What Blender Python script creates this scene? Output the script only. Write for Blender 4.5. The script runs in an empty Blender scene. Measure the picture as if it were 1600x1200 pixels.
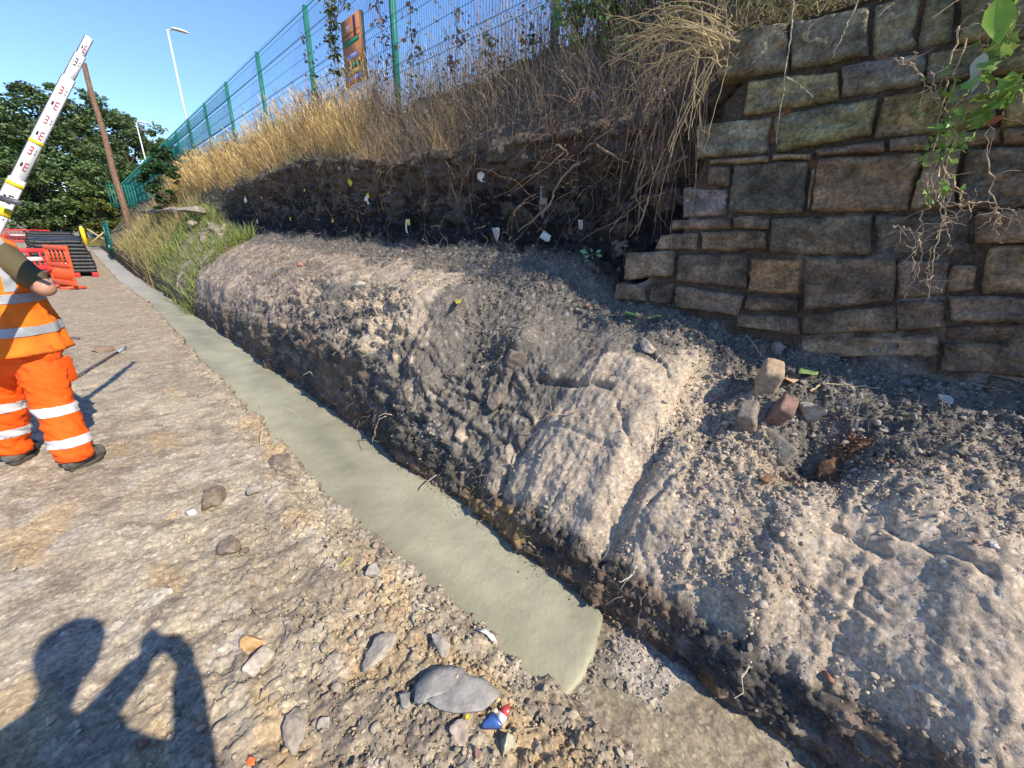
import bpy, bmesh, math
import numpy as np
from mathutils import Vector, Matrix
from mathutils.bvhtree import BVHTree
rad = math.radians
SC = bpy.context.scene
C = SC.collection
rng = np.random.default_rng(11)

# ------------------------------------------------------------ camera
F, PITCH, ROLL, YAW, CH = 620., rad(20.1), rad(2.0), rad(46.), 1.55
_f = np.array([math.sin(YAW)*math.cos(PITCH), math.cos(YAW)*math.cos(PITCH), -math.sin(PITCH)])
_r0 = np.array([math.cos(YAW), -math.sin(YAW), 0.])
_u0 = np.cross(_r0, _f)
_r = _r0*math.cos(ROLL) + _u0*math.sin(ROLL)
_u = -_r0*math.sin(ROLL) + _u0*math.cos(ROLL)
CAMP = np.array([0, 0, CH])
cd = bpy.data.cameras.new('camera'); cam = bpy.data.objects.new('camera', cd); C.objects.link(cam)
cd.sensor_width = 36; cd.lens = F/1600*36; cd.clip_start = .02; cd.clip_end = 3000
cam.matrix_world = Matrix(((_r[0], _u[0], -_f[0], 0), (_r[1], _u[1], -_f[1], 0), (_r[2], _u[2], -_f[2], CH), (0, 0, 0, 1)))
SC.camera = cam

# ------------------------------------------------------------ sky and sun
SUN_EL, SUN_AZ = rad(41.5), rad(-3.5)          # light travels towards azimuth SUN_AZ from +Y
w = bpy.data.worlds.new('World'); SC.world = w; w.use_nodes = True
nt = w.node_tree; nt.nodes.clear()
sk = nt.nodes.new('ShaderNodeTexSky'); sk.sky_type = 'NISHITA'; sk.sun_disc = False
sk.sun_elevation = SUN_EL
sk.sun_rotation = math.pi + SUN_AZ
sk.air_density = 1.1; sk.dust_density = 0.0; sk.ozone_density = 5.0; sk.altitude = 0
hs = nt.nodes.new('ShaderNodeMixRGB'); hs.blend_type = 'MULTIPLY'; hs.inputs[0].default_value = 1; hs.inputs[2].default_value = (.80, .87, 1.05, 1)   # clean summer air, deeper blue
bg = nt.nodes.new('ShaderNodeBackground'); bg.inputs[1].default_value = 0.15
wo = nt.nodes.new('ShaderNodeOutputWorld')
nt.links.new(sk.outputs[0], hs.inputs[1]); nt.links.new(hs.outputs[0], bg.inputs[0]); nt.links.new(bg.outputs[0], wo.inputs[0])
LDIR = Vector((math.sin(SUN_AZ)*math.cos(SUN_EL), math.cos(SUN_AZ)*math.cos(SUN_EL), -math.sin(SUN_EL)))
sl = bpy.data.lights.new('sun', 'SUN'); sl.energy = 4.6; sl.angle = rad(.53); sl.color = (1, .89, .73)
so = bpy.data.objects.new('sun', sl); C.objects.link(so)
so.rotation_mode = 'QUATERNION'; so.rotation_quaternion = LDIR.to_track_quat('-Z', 'Y')
SC.view_settings.view_transform = 'Standard'; SC.view_settings.look = 'None'
SC.view_settings.exposure = 0.62; SC.view_settings.gamma = 1

# ------------------------------------------------------------ pixel -> place helpers
def ray(px, py): return (px-800)*_r - (py-600)*_u + F*_f
def onx(px, py, x):
    d = ray(px, py); t = x/d[0]; return np.array([x, d[1]*t, CH+d[2]*t])
def ony(px, py, y):
    d = ray(px, py); t = y/d[1]; return np.array([d[0]*t, y, CH+d[2]*t])
def onz(px, py, z=0.):
    d = ray(px, py); t = (z-CH)/d[2]; return np.array([d[0]*t, d[1]*t, z])
def zc(px, py, z): return ray(px, py)*(z/F)+CAMP

# ------------------------------------------------------------ noise
_g = rng.normal(size=(4096, 3)).astype(np.float32); _g /= np.linalg.norm(_g, axis=1)[:, None]
def _h(ix, iy, iz, s=0):
    h = (ix*73856093) ^ (iy*19349663) ^ (iz*83492791) ^ (s*2654435)
    h = (h ^ (h >> 13)) * 1274126177
    return (h ^ (h >> 16)) & 0xffffff
def perlin(p, s=0):
    p = np.asarray(p, np.float32); i = np.floor(p).astype(np.int64); f = p-i
    u = f*f*f*(f*(f*6-15)+10)
    out = 0
    for dx in (0, 1):
        wx = u[:, 0] if dx else 1-u[:, 0]
        for dy in (0, 1):
            wy = u[:, 1] if dy else 1-u[:, 1]
            for dz in (0, 1):
                wz = u[:, 2] if dz else 1-u[:, 2]
                g = _g[_h(i[:, 0]+dx, i[:, 1]+dy, i[:, 2]+dz, s) & 4095]
                out = out + wx*wy*wz*(g[:, 0]*(f[:, 0]-dx)+g[:, 1]*(f[:, 1]-dy)+g[:, 2]*(f[:, 2]-dz))
    return out*1.5
def fbm(p, o=4, s=0, gain=.5):
    a, t = 1., 0; p = np.asarray(p, np.float32)
    for k in range(o):
        t = t+a*perlin(p*2.03**k+17.3*k, s+k); a *= gain
    return t
def ridge(p, o=3, s=0):
    a, t = 1., 0; p = np.asarray(p, np.float32)
    for k in range(o):
        t = t+a*(1-2*np.abs(perlin(p*2.1**k+9.1*k, s+k))); a *= .5
    return t/1.75
def worley(p, s=0, jit=1.):
    p = np.asarray(p, np.float32); i = np.floor(p).astype(np.int64); f = p-i
    f1 = np.full(len(p), 9., np.float32); f2 = f1.copy(); cid = np.zeros(len(p), np.int64)
    for dx in (-1, 0, 1):
        for dy in (-1, 0, 1):
            for dz in (-1, 0, 1):
                h = _h(i[:, 0]+dx, i[:, 1]+dy, i[:, 2]+dz, s)
                jx = (h & 255)/255.; jy = ((h >> 8) & 255)/255.; jz = ((h >> 16) & 255)/255.
                d = (dx+.5+(jx-.5)*jit-f[:, 0])**2+(dy+.5+(jy-.5)*jit-f[:, 1])**2+(dz+.5+(jz-.5)*jit-f[:, 2])**2
                m = d < f1
                f2 = np.where(m, f1, np.minimum(f2, d)); cid = np.where(m, h, cid); f1 = np.where(m, d, f1)
    return np.sqrt(f1), np.sqrt(f2), (((cid*2654435761) >> 7) & 1023)/1023.
def facet(p, s=0, tilt=1.):
    """broken, angular relief: every cell is its own tilted plane (range about -1..1)"""
    p = np.asarray(p, np.float32); i = np.floor(p).astype(np.int64); f = p-i
    f1 = np.full(len(p), 9., np.float32); best = np.zeros((len(p), 3), np.float32); cid = np.zeros(len(p), np.int64)
    for dx in (-1, 0, 1):
        for dy in (-1, 0, 1):
            for dz in (-1, 0, 1):
                h = _h(i[:, 0]+dx, i[:, 1]+dy, i[:, 2]+dz, s)
                o = np.stack([dx+(h & 255)/255., dy+((h >> 8) & 255)/255., dz+((h >> 16) & 255)/255.], 1)-f
                d = np.abs(o[:, 0])*.55+np.abs(o[:, 1])*.55+np.abs(o[:, 2])*.55+.55*(o**2).sum(1)**.5
                m = d < f1; f1 = np.where(m, d, f1); best = np.where(m[:, None], o, best); cid = np.where(m, h, cid)
    g = _g[(cid*7+13) & 4095]; rnd = (((cid*2654435761) >> 7) & 1023)/1023.
    return (rnd-.5)*1.1-tilt*(best*g).sum(1), rnd
def sstep(a, b, x):
    t = np.clip((x-a)/(b-a), 0, 1); return t*t*(3-2*t)
def mix(a, b, t): return a*(1-t)+b*t

# ------------------------------------------------------------ mesh building
def tag(o, label=None, cat=None, group=None, kind=None):
    if label: o['label'] = label
    if cat: o['category'] = cat
    if group: o['group'] = group
    if kind: o['kind'] = kind
    return o
def mk(name, V, polys, mat=None, parent=None, col=None, smooth=False, loc=None):
    """polys: list of int arrays (M,k). V world coords; parent an Empty at its location"""
    V = np.asarray(V, np.float64)
    if parent is not None: V = V-np.array(parent_world(parent))
    me = bpy.data.meshes.new(name)
    me.vertices.add(len(V)); me.vertices.foreach_set('co', V.astype(np.float32).ravel())
    polys = [np.asarray(p) for p in polys if len(p)]
    nl = sum(p.size for p in polys); npo = sum(len(p) for p in polys)
    me.loops.add(nl); me.polygons.add(npo)
    me.loops.foreach_set('vertex_index', np.concatenate([p.ravel() for p in polys]).astype(np.int32))
    tot = np.concatenate([np.full(len(p), p.shape[1]) for p in polys])
    st = np.concatenate([[0], np.cumsum(tot)[:-1]])
    me.polygons.foreach_set('loop_start', st.astype(np.int32)); me.polygons.foreach_set('loop_total', tot.astype(np.int32))
    if smooth: me.polygons.foreach_set('use_smooth', np.ones(npo, bool))
    me.update(calc_edges=True); me.validate()
    if col is not None:
        a = me.color_attributes.new('Col', 'FLOAT_COLOR', 'POINT')
        cc = np.ones((len(V), 4), np.float32); cc[:, :3] = col; a.data.foreach_set('color', cc.ravel())
    if mat is not None: me.materials.append(mat)
    o = bpy.data.objects.new(name, me); C.objects.link(o)
    if parent is not None: o.parent = parent
    return o
def parent_world(p):
    v = Vector((0, 0, 0))
    while p is not None:
        v = v+p.location; p = p.parent
    return v
def empty(name, loc, label=None, cat=None, group=None):
    o = bpy.data.objects.new(name, None); o.empty_display_size = .1; C.objects.link(o)
    o.location = [float(x) for x in loc]
    return tag(o, label, cat, group)
def mesh_top(name, V, polys, mat, label, cat, group=None, col=None, smooth=False, kind=None):
    """top level mesh with its origin at the base of the thing"""
    V = np.asarray(V, float); b = np.array([V[:, 0].mean(), V[:, 1].mean(), V[:, 2].min()])
    o = mk(name, V-b, polys, mat, None, col, smooth); o.location = b
    return tag(o, label, cat, group, kind)

def tubes(P, R, n=4):
    """P (N,K,3) paths, R (N,K) radii -> verts, quads"""
    P = np.asarray(P, float); N, K, _ = P.shape; R = np.broadcast_to(R, (N, K))
    T = np.gradient(P, axis=1); T /= np.linalg.norm(T, axis=2, keepdims=True)+1e-9
    ref = np.where(np.abs(T[:, :, 2:3]) > .9, np.array([1., 0, 0]), np.array([0, 0, 1.]))
    A = np.cross(T, ref); A /= np.linalg.norm(A, axis=2, keepdims=True)+1e-9; B = np.cross(T, A)
    ang = np.arange(n)*2*math.pi/n
    V = P[:, :, None]+R[:, :, None, None]*(A[:, :, None]*np.cos(ang)[None, None, :, None]+B[:, :, None]*np.sin(ang)[None, None, :, None])
    idx = np.arange(N*K*n).reshape(N, K, n)
    a = idx[:, :-1]; b = idx[:, 1:]
    Q = np.stack([a, np.roll(a, -1, 2), np.roll(b, -1, 2), b], -1).reshape(-1, 4)
    return V.reshape(-1, 3), Q
def join(parts):
    """list of (V, polys, col?)"""
    Vs, Ps, Cs, off = [], {}, [], 0
    for p in parts:
        V, F_ = p[0], p[1]
        if not isinstance(F_, (list, tuple)): F_ = [F_]
        for f in F_:
            if len(f): Ps.setdefault(np.asarray(f).shape[1], []).append(np.asarray(f)+off)
        Vs.append(V); off += len(V)
        if len(p) > 2: Cs.append(np.broadcast_to(p[2], (len(V), 3)))
    return np.concatenate(Vs), [np.concatenate(v) for v in Ps.values()], (np.concatenate(Cs) if Cs else None)
def box(c, s, rot=None):
    """centre, size, 3x3 rotation"""
    v = np.array([[x, y, z] for x in (-.5, .5) for y in (-.5, .5) for z in (-.5, .5)])*np.array(s)
    if rot is not None: v = v@np.asarray(rot).T
    q = np.array([[0, 1, 3, 2], [4, 6, 7, 5], [0, 4, 5, 1], [2, 3, 7, 6], [0, 2, 6, 4], [1, 5, 7, 3]])
    return v+np.array(c), q
def bar(a, b, wx, wz, up=(0, 0, 1)):
    a = np.array(a, float); b = np.array(b, float); d = b-a; L = np.linalg.norm(d); d /= L
    s = np.cross(d, up); s /= np.linalg.norm(s)+1e-9; t = np.cross(s, d)
    return box((a+b)/2, (wx, L, wz), np.stack([s, d, t], 1))
def rod(a, b, r0, r1=None, n=8, k=2):
    a = np.array(a, float); b = np.array(b, float)
    t = np.linspace(0, 1, k)[:, None]; r1 = r0 if r1 is None else r1
    V, Q = tubes((a+(b-a)*t)[None], np.linspace(r0, r1, k)[None], n)
    m = len(V)
    return V, [Q, np.arange(n)[None, ::-1], np.arange(m-n, m)[None]]
def rotz(a): c, s = math.cos(a), math.sin(a); return np.array([[c, -s, 0], [s, c, 0], [0, 0, 1]])
def randrot(n, r=rng):
    q = r.normal(size=(n, 4)); q /= np.linalg.norm(q, axis=1)[:, None]; a, b, c, d = q.T
    return np.stack([1-2*(c*c+d*d), 2*(b*c-a*d), 2*(b*d+a*c), 2*(b*c+a*d), 1-2*(b*b+d*d), 2*(c*d-a*b),
                     2*(b*d-a*c), 2*(c*d+a*b), 1-2*(b*b+c*c)], 1).reshape(n, 3, 3)
def ico(sub=1):
    bm = bmesh.new(); bmesh.ops.create_icosphere(bm, subdivisions=sub, radius=1)
    V = np.array([v.co[:] for v in bm.verts]); T = np.array([[v.index for v in f.verts] for f in bm.faces]); bm.free()
    return V, T
ICO = {k: ico(k) for k in (1, 2, 3, 4)}
def rockshape(seed, sub=3, cuts=9, rough=.05, amp=.0):
    """angular stone: a sphere shaved by random planes"""
    r = np.random.default_rng(seed); V, T = ICO[sub]; V = V.copy()
    for k in range(cuts):
        n = r.normal(size=3); n /= np.linalg.norm(n); h = r.uniform(.38, .78)
        d = V@n; V = V-np.where(d > h, d-h, 0)[:, None]*n
    V = V*(1+rough*fbm(V*2.2+seed*3.1, 5, seed, .62)[:, None])
    return V, T

# ------------------------------------------------------------ materials
def newmat(name, rough=.85, spec=.3):
    m = bpy.data.materials.new(name); m.use_nodes = True; t = m.node_tree
    b = t.nodes['Principled BSDF']; b.inputs['Roughness'].default_value = rough
    b.inputs['Specular IOR Level'].default_value = spec
    return m, t, b
def nd(t, typ, **kw):
    n = t.nodes.new(typ)
    for k, v in kw.items():
        if k in n.inputs: n.inputs[k].default_value = v
        else: setattr(n, k, v)
    return n
def noisenode(t, scale, detail=5, rough=.6, coord='Object', sc=None):
    tc = t.nodes.new('ShaderNodeTexCoord'); n = nd(t, 'ShaderNodeTexNoise', Scale=scale, Detail=detail, Roughness=rough)
    if sc is not None:
        mp = t.nodes.new('ShaderNodeMapping'); mp.inputs['Scale'].default_value = sc
        t.links.new(tc.outputs[coord], mp.inputs[0]); t.links.new(mp.outputs[0], n.inputs['Vector'])
    else: t.links.new(tc.outputs[coord], n.inputs['Vector'])
    return n
def ramp(t, src, stops):
    r = t.nodes.new('ShaderNodeValToRGB'); e = r.color_ramp.elements
    while len(e) < len(stops): e.new(.5)
    for k, (p, c) in enumerate(stops):
        e[k].position = p; e[k].color = (*(c if hasattr(c, '__len__') else (c, c, c)), 1)
    t.links.new(src, r.inputs[0]); return r
def mul(t, a, b, fac=1., mode='MULTIPLY'):
    m = t.nodes.new('ShaderNodeMixRGB'); m.blend_type = mode; m.inputs[0].default_value = fac
    t.links.new(a, m.inputs[1]); t.links.new(b, m.inputs[2]); return m.outputs[0]
def bumpn(t, b, srcs, dist=.01):
    """srcs: list of (output, strength, distance)"""
    prev = None
    for o, s, d in srcs:
        bn = t.nodes.new('ShaderNodeBump'); bn.inputs['Strength'].default_value = s; bn.inputs['Distance'].default_value = d
        t.links.new(o, bn.inputs['Height'])
        if prev is not None: t.links.new(prev, bn.inputs['Normal'])
        prev = bn.outputs[0]
    t.links.new(prev, b.inputs['Normal'])
def vcol(t):
    a = t.nodes.new('ShaderNodeVertexColor'); a.layer_name = 'Col'; return a.outputs[0]
def M_simple(name, col, rough=.7, spec=.3, nscale=20, lo=.8, hi=1.15, bump=.0, bd=.002, metal=0):
    m, t, b = newmat(name, rough, spec)
    n = noisenode(t, nscale); r = ramp(t, n.outputs[0], [(.3, tuple(c*lo for c in col)), (.7, tuple(min(1, c*hi) for c in col))])
    t.links.new(r.outputs[0], b.inputs['Base Color']); b.inputs['Metallic'].default_value = metal
    if bump: bumpn(t, b, [(n.outputs[0], bump, bd)])
    return m
def M_vcol(name, rough=.85, spec=.2, nscale=40, lo=.75, hi=1.2, bump=.3, bd=.003, trans=0.):
    m, t, b = newmat(name, rough, spec)
    n = noisenode(t, nscale); r = ramp(t, n.outputs[0], [(.3, lo), (.7, hi)])
    c = mul(t, vcol(t), r.outputs[0]); t.links.new(c, b.inputs['Base Color'])
    if bump: bumpn(t, b, [(n.outputs[0], bump, bd)])
    if trans:
        tr = t.nodes.new('ShaderNodeBsdfTranslucent'); t.links.new(c, tr.inputs[0])
        mx = t.nodes.new('ShaderNodeMixShader'); mx.inputs[0].default_value = trans
        t.links.new(b.outputs[0], mx.inputs[1]); t.links.new(tr.outputs[0], mx.inputs[2])
        t.links.new(mx.outputs[0], t.nodes['Material Output'].inputs[0])
    return m
def M_soil():
    m, t, b = newmat('soil', .95, .12)
    n1 = noisenode(t, 9, 6, .65); n2 = noisenode(t, 70, 5, .7); n3 = noisenode(t, 260, 3, .6)
    tc = t.nodes.new('ShaderNodeTexCoord')
    v = nd(t, 'ShaderNodeTexVoronoi', Scale=75.); t.links.new(tc.outputs['Object'], v.inputs['Vector'])
    v2 = nd(t, 'ShaderNodeTexVoronoi', Scale=170.); t.links.new(tc.outputs['Object'], v2.inputs['Vector'])
    c = vcol(t)
    c = mul(t, c, ramp(t, n1.outputs[0], [(.3, .78), (.7, 1.22)]).outputs[0])
    c = mul(t, c, ramp(t, n2.outputs[0], [(.3, .68), (.7, 1.3)]).outputs[0])
    sp = t.nodes.new('ShaderNodeSeparateColor'); t.links.new(v.outputs['Color'], sp.inputs[0])
    c = mul(t, c, ramp(t, sp.outputs[0], [(.0, .72), (.7, 1.0), (.93, 1.1), (1., 1.4)]).outputs[0])
    t.links.new(c, b.inputs['Base Color'])
    bumpn(t, b, [(n2.outputs[0], .55, .006), (v.outputs['Distance'], -.3, .004), (v2.outputs['Distance'], -.4, .002), (n3.outputs[0], .7, .002)])
    return m
MS = M_soil()

# ------------------------------------------------------------ terrain sheet
def rows():
    y = [-60, -25, -12, -8, -6, -5, -4, -3.5, -3, -2.6, -2.2, -1.9, -1.6, -1.4, -1.2]
    while y[-1] < -.75: y.append(y[-1]+.025)
    while y[-1] < 2.6: y.append(y[-1]+.0095)
    while y[-1] < 62: y.append(y[-1]+.0095*(y[-1]/2.6)**1.12)
    while y[-1] < 900: y.append(y[-1]*1.18)
    return np.array(y)
Y = rows()
def I(xs, ys): return np.interp(Y, xs, ys)
def wig(s, f, a): return a*fbm(np.stack([Y*f, Y*0+s, Y*0], 1), 3, s)
far = sstep(12.8, 15.5, Y)
near0 = sstep(.9, .45, Y)                                   # the part of the trench with no concrete yet
fade = np.clip(12/np.maximum(Y, 12), .2, 1)
xl = I([-3, .2, .6, .75, 1.3, 2.4, 4, 12, 17.5, 40, 60, 61.5], [.86, .86, .86, .82, .80, .72, .71, .67, .41, .1, -.2, -.25])+wig(3, 2.2, .035)+wig(4, 9, .012)
zl = 0*Y-.01
zf = mix(-.38, -.308, near0)+0*Y
xr = I([-3, 5, 14, 23, 54], [1.56, 1.52, 1.36, 1.1, .8])+wig(6, 1.7, .05)+wig(7, 8, .015)
zr = I([-3, -.5, .3, .64, .87, 1.2, 1.57, 1.9, 2.3, 2.65, 3.1, 3.63, 4.55, 5.66, 7.15, 10.5, 16], [.02, .0, -.06, .0, -.03, -.02, -.08, -.14, -.08, .02, .2, .36, .4, .28, .2, .1, .15])+wig(8, 5, .05)
zb = I([-3, .5, 1, 1.5, 2.1, 3, 5, 8, 12, 13.5], [1.08, 1.05, 1.12, 1.12, 1.40, 1.43, 1.42, 1.46, 1.48, 1.6])+wig(9, 1.3, .04)
zt = I([-3, 1.2, 1.8, 3.4, 5, 8.3, 10, 12.9], [2.62, 2.55, 2.42, 2.46, 2.46, 2.78, 2.7, 2.6])+wig(10, 2.0, .07)
xb = 2.95+wig(12, 1.1, .08)
# bench shape between lip (xr, zr) and base of wall (xb, zb)
def bench(u, v): return xr+(xb-xr)*u, zr+(zb-zr)*v
b1 = bench(.10, mix(.20, .30, sstep(1.5, 3.0, Y)))
nr_ = sstep(.86, .74, Y)
b2 = bench(mix(.42, .31, nr_), mix(mix(.60, .66, sstep(1.5, 3.0, Y)), .44, nr_))
b3 = bench(mix(.72, .66, nr_), mix(mix(.87, .84, sstep(1.5, 3.0, Y)), .72, nr_))
gap = .07*np.exp(-((Y-.80)/.05)**2)+.10*np.exp(-((Y-1.9)/.10)**2)
ctrl = [
    (0*Y-700, 0*Y-.2), (0*Y-30, 0*Y), (0*Y-6, 0*Y), (0*Y-2., 0*Y), (0*Y-.75, 0*Y+wig(20, .8, .02)),
    (xl-.25, zl+.0), (xl, zl-.03*near0), (xl+mix(.035, .16, near0), zf), (xr-.03, zf),
    (xr-.015-gap*.3, zr-.035), (xr+.01+gap*.3, zr-gap*.8),
    (mix(b1[0], xr+.15, far), mix(b1[1]-gap*.6, .45, far)), (mix(b2[0], 2.0, far), mix(b2[1], 1.25, far)),
    (mix(b3[0], 2.4, far), mix(b3[1], 1.7, far)),
    (mix(xb, 2.6, far), mix(zb, 1.95, far)), (mix(xb+.20, 2.75, far), mix(zb+.25, 2.1, far)),
    (mix(xb+.22, 2.9, far), mix(mix(zb, zt, .6), 2.3, far)), (mix(xb+.07, 3.05, far), mix(zt-.05, 2.5, far)),
    (mix(3.2, 3.2, far), mix(zt+.10, 2.7, far)), (0*Y+3.55, 0*Y+3.22), (0*Y+4.4, 0*Y+3.4), (0*Y+9, 0*Y+3.7), (0*Y+40, 0*Y+4.2), (0*Y+700, 0*Y+4.)]
dens = [3, 12, 40, 46, 105, 34, 30, 55, 34, 6, 16, 48, 40, 34, 26, 40, 26, 12, 32, 20, 14, 8, 4]
cols = []; seg = []
for k, n in enumerate(dens):
    t = np.linspace(0, 1, n, endpoint=False)
    for q in t: cols.append((k, q)); seg.append(k+q)
cols.append((len(dens)-1, 1.)); seg.append(float(len(dens)))
seg = np.array(seg)
GX = np.stack([mix(ctrl[k][0], ctrl[k+1][0], q) for k, q in cols], 1)
GZ = np.stack([mix(ctrl[k][1], ctrl[k+1][1], q) for k, q in cols], 1)
for it in range(2):        # round the corners of the section (near columns only)
    for G in (GX, GZ):
        s_ = (G[:, :-2]+2*G[:, 1:-1]+G[:, 2:])/4
        m_ = (seg[1:-1] > 4.1) & (seg[1:-1] < 19)
        G[:, 1:-1][:, m_] = s_[:, m_]
NR, NC = GX.shape
GY = np.repeat(Y[:, None], NC, 1)
P = np.stack([GX, GY, GZ], -1)
def normals(P):
    a = np.gradient(P, axis=0); b = np.gradient(P, axis=1); n = np.cross(b, a)
    n /= np.linalg.norm(n, axis=2, keepdims=True)+1e-9
    return n
Nn = normals(P)
p = P.reshape(-1, 3); S = np.repeat(seg[None], NR, 0).ravel(); yy = p[:, 1]; xx = p[:, 0]
act = (yy > -3) & (yy < 64) & (xx > -12) & (xx < 12)
lod = np.clip(1.6-np.linalg.norm(p-CAMP, axis=1)/14, 0, 1)   # fine relief fades where it would alias
pa = p[act]; Sa = S[act]; ya = pa[:, 1]; la = lod[act]; xa = pa[:, 0]
g_left = sstep(6.3, 5.9, Sa); g_floor = sstep(6.9, 7.2, Sa)*sstep(8.1, 7.9, Sa)
g_lface = sstep(5.9, 6.2, Sa)*sstep(7.2, 6.9, Sa); g_rface = sstep(7.9, 8.2, Sa)*sstep(10.35, 10.0, Sa)
g_bench = sstep(10.0, 10.35, Sa)*sstep(14.4, 13.9, Sa); g_face = sstep(13.8, 14.3, Sa)*sstep(17.6, 17.0, Sa)
g_top = sstep(17, 17.6, Sa)
big = fbm(pa*1.1+3, 3, 30); med = fbm(pa*5, 4, 31); fine = fbm(pa*24, 3, 32)
w1, w2, wc = worley(pa*np.array([22, 22, 26]), 40); clod = (w2-w1)
v1, v2, vc = worley(pa*np.array([8, 7, 10])+fbm(pa*9, 2, 77)[:, None]*.35, 41)
u1, u2, uc = worley(pa*55, 42)
warp = pa+.04*np.stack([med, fine, med], 1)
pebble = np.clip(.55-w1, 0, 1)*(wc > .45)
gravelly = sstep(-.12, .22, fbm(pa*2.3+8, 3, 50))
# slabs / clods lying proud of the ground
slab = sstep(.02, .16, v2-v1)*(vc > .62)
crack = 1-sstep(.0, .06, v2-v1)
foresoft = sstep(3.6, 1.2, ya)*sstep(-.5, .3, xa+.35-.12*ya)
dl = .020*big+.010*med+.005*fine+.004*pebble*la+.006*np.clip(.5-u1, 0, 1)*la
crum = np.clip(foresoft+.9*sstep(.28, .05, (np.interp(ya, Y, xl)-xa)), 0, 1)
fc1, fr1 = facet(pa*np.array([9, 8, 12])+.25*fine[:, None], 300, .8); fc2, fr2 = facet(pa*21+.2*fine[:, None], 301, 1.); fc3, fr3 = facet(pa*46, 302, 1.)
dl += crum*(.019*fc1*(fr1 > .40)+.014*fc2*la+.006*fc3*la-.022*crack*(vc > .5)+.014*med)+(1-crum)*(.0025*fc2+.0015*fc3)*la
dl += .006*slab*(1-crum)
df = .012*med+.006*fine+.016*pebble*la*gravelly+.008*np.clip(.5-u1, 0, 1)*la
strata = fbm(pa*np.array([3, 3, 16.]), 4, 60)
cut = ridge(pa*np.array([4., 3., 5.])+big[:, None]*.6, 3, 61)
dr = .026*med+.026*strata+.02*(cut-.4)+.012*fine*la+.014*fc1+.012*fc2+.03*big
# bench: smooth dusty slopes scraped downhill, against loose rubble
rub = np.clip(sstep(-.05, .25, fbm(pa*np.array([1.6, 1.3, 1.6])+21, 3, 51))+.9*sstep(12.4, 13.3, Sa)+.6*sstep(10.9, 10.3, Sa), 0, 1)
rub = np.where(ya < .8, np.clip(rub*.55+.75*sstep(11.9, 12.4, Sa+.4*big), 0, 1), rub*sstep(1.9, 2.4, ya)+(1-sstep(1.9, 2.4, ya))*np.clip(.10*rub+sstep(12.7, 13.1, Sa), 0, 1))
scr = ridge(np.stack([xa*1.2+ya*.3, ya*9, pa[:, 2]*1.2], 1)+.3*med[:, None], 3, 62)
mott = fbm(pa*13, 4, 63)
db = .045*big+.012*med+.006*med*rub+.006*mott*rub+.012*(scr-.3)*(1-rub)+rub*(.010*pebble*la+.013*fc1+.014*fc2*la+.008*fc3*la+.006*fine)+.005*fine+(1-rub)*(.0035*fc2+.003*fc3)*la+.005*fc1*(fr1 > .8)*(1-rub)
db += .004*np.clip(.5-u1, 0, 1)*la*rub
darkcliff = sstep(1.35, 2.0, ya)*sstep(7.5, 4.5, ya)*sstep(11.9, 11.2, Sa+.5*big)
fc4, fr4 = facet(pa*np.array([5, 4, 7])+.35*med[:, None], 303, .8)
db += (1-darkcliff)*(.012*(fr4 > .55)*sstep(.02, .10, np.abs(fc4)+.02)*(.5+.5*fc4)+.005*fc1*(fr1 > .6))+darkcliff*(.04*(cut-.4)+.045*fc4+.025*fc1+.012*fc2+.03*med)
blk1, blk2, bc = worley(pa*np.array([6., 5., 11.])+.25*med[:, None], 43)
dk = .05*med+.035*strata+.060*fc4+.03*fc1+.015*fc2+.01*fine
# broken courses at the two ends of the dark face
dt = .06*big+.05*med+.02*fine
D = g_left*dl+g_lface*(.04*med+.02*fine+.015*slab)+g_floor*df+g_rface*dr+g_bench*db+g_face*dk+g_top*dt
# mounds and hollows read off the place
def bump_at(px, py, x, r, h, zoff=0):
    q = onx(px, py, x); d = np.linalg.norm((pa-q)/np.array(r), axis=1); return h*np.exp(-d*d*2)
Pz = np.zeros(len(pa))
nat = Nn.reshape(-1, 3)[act]
np_ = pa+nat*D[:, None]
sel_b = g_bench
for (yc, xc, ry, rx, h) in [(3.3, 2.05, .5, .28, .12), (1.95, 2.12, .16, .16, .16), (1.15, 2.15, .42, .3, .10), (.78, 1.85, .07, .40, -.09), (.62, 2.25, .10, .16, -.10),
                            (.10, 2.32, .16, .16, -.22), (-.2, 2.25, .2, .2, .08), (.3, 1.9, .3, .25, .05), (2.45, 2.0, .18, .4, -.10), (5.2, 2.0, .6, .3, .10), (1.6, 1.75, .05, .2, -.08),
                            (.42, 2.45, .12, .12, .07), (4.1, 1.75, .12, .25, -.12), (-.42, 2.05, .12, .3, .08), (2.9, 1.7, .08, .12, -.08)]:
    np_[:, 2] += sel_b*h*np.exp(-((ya-yc)/ry)**2-((xa-xc)/rx)**2)
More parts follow.
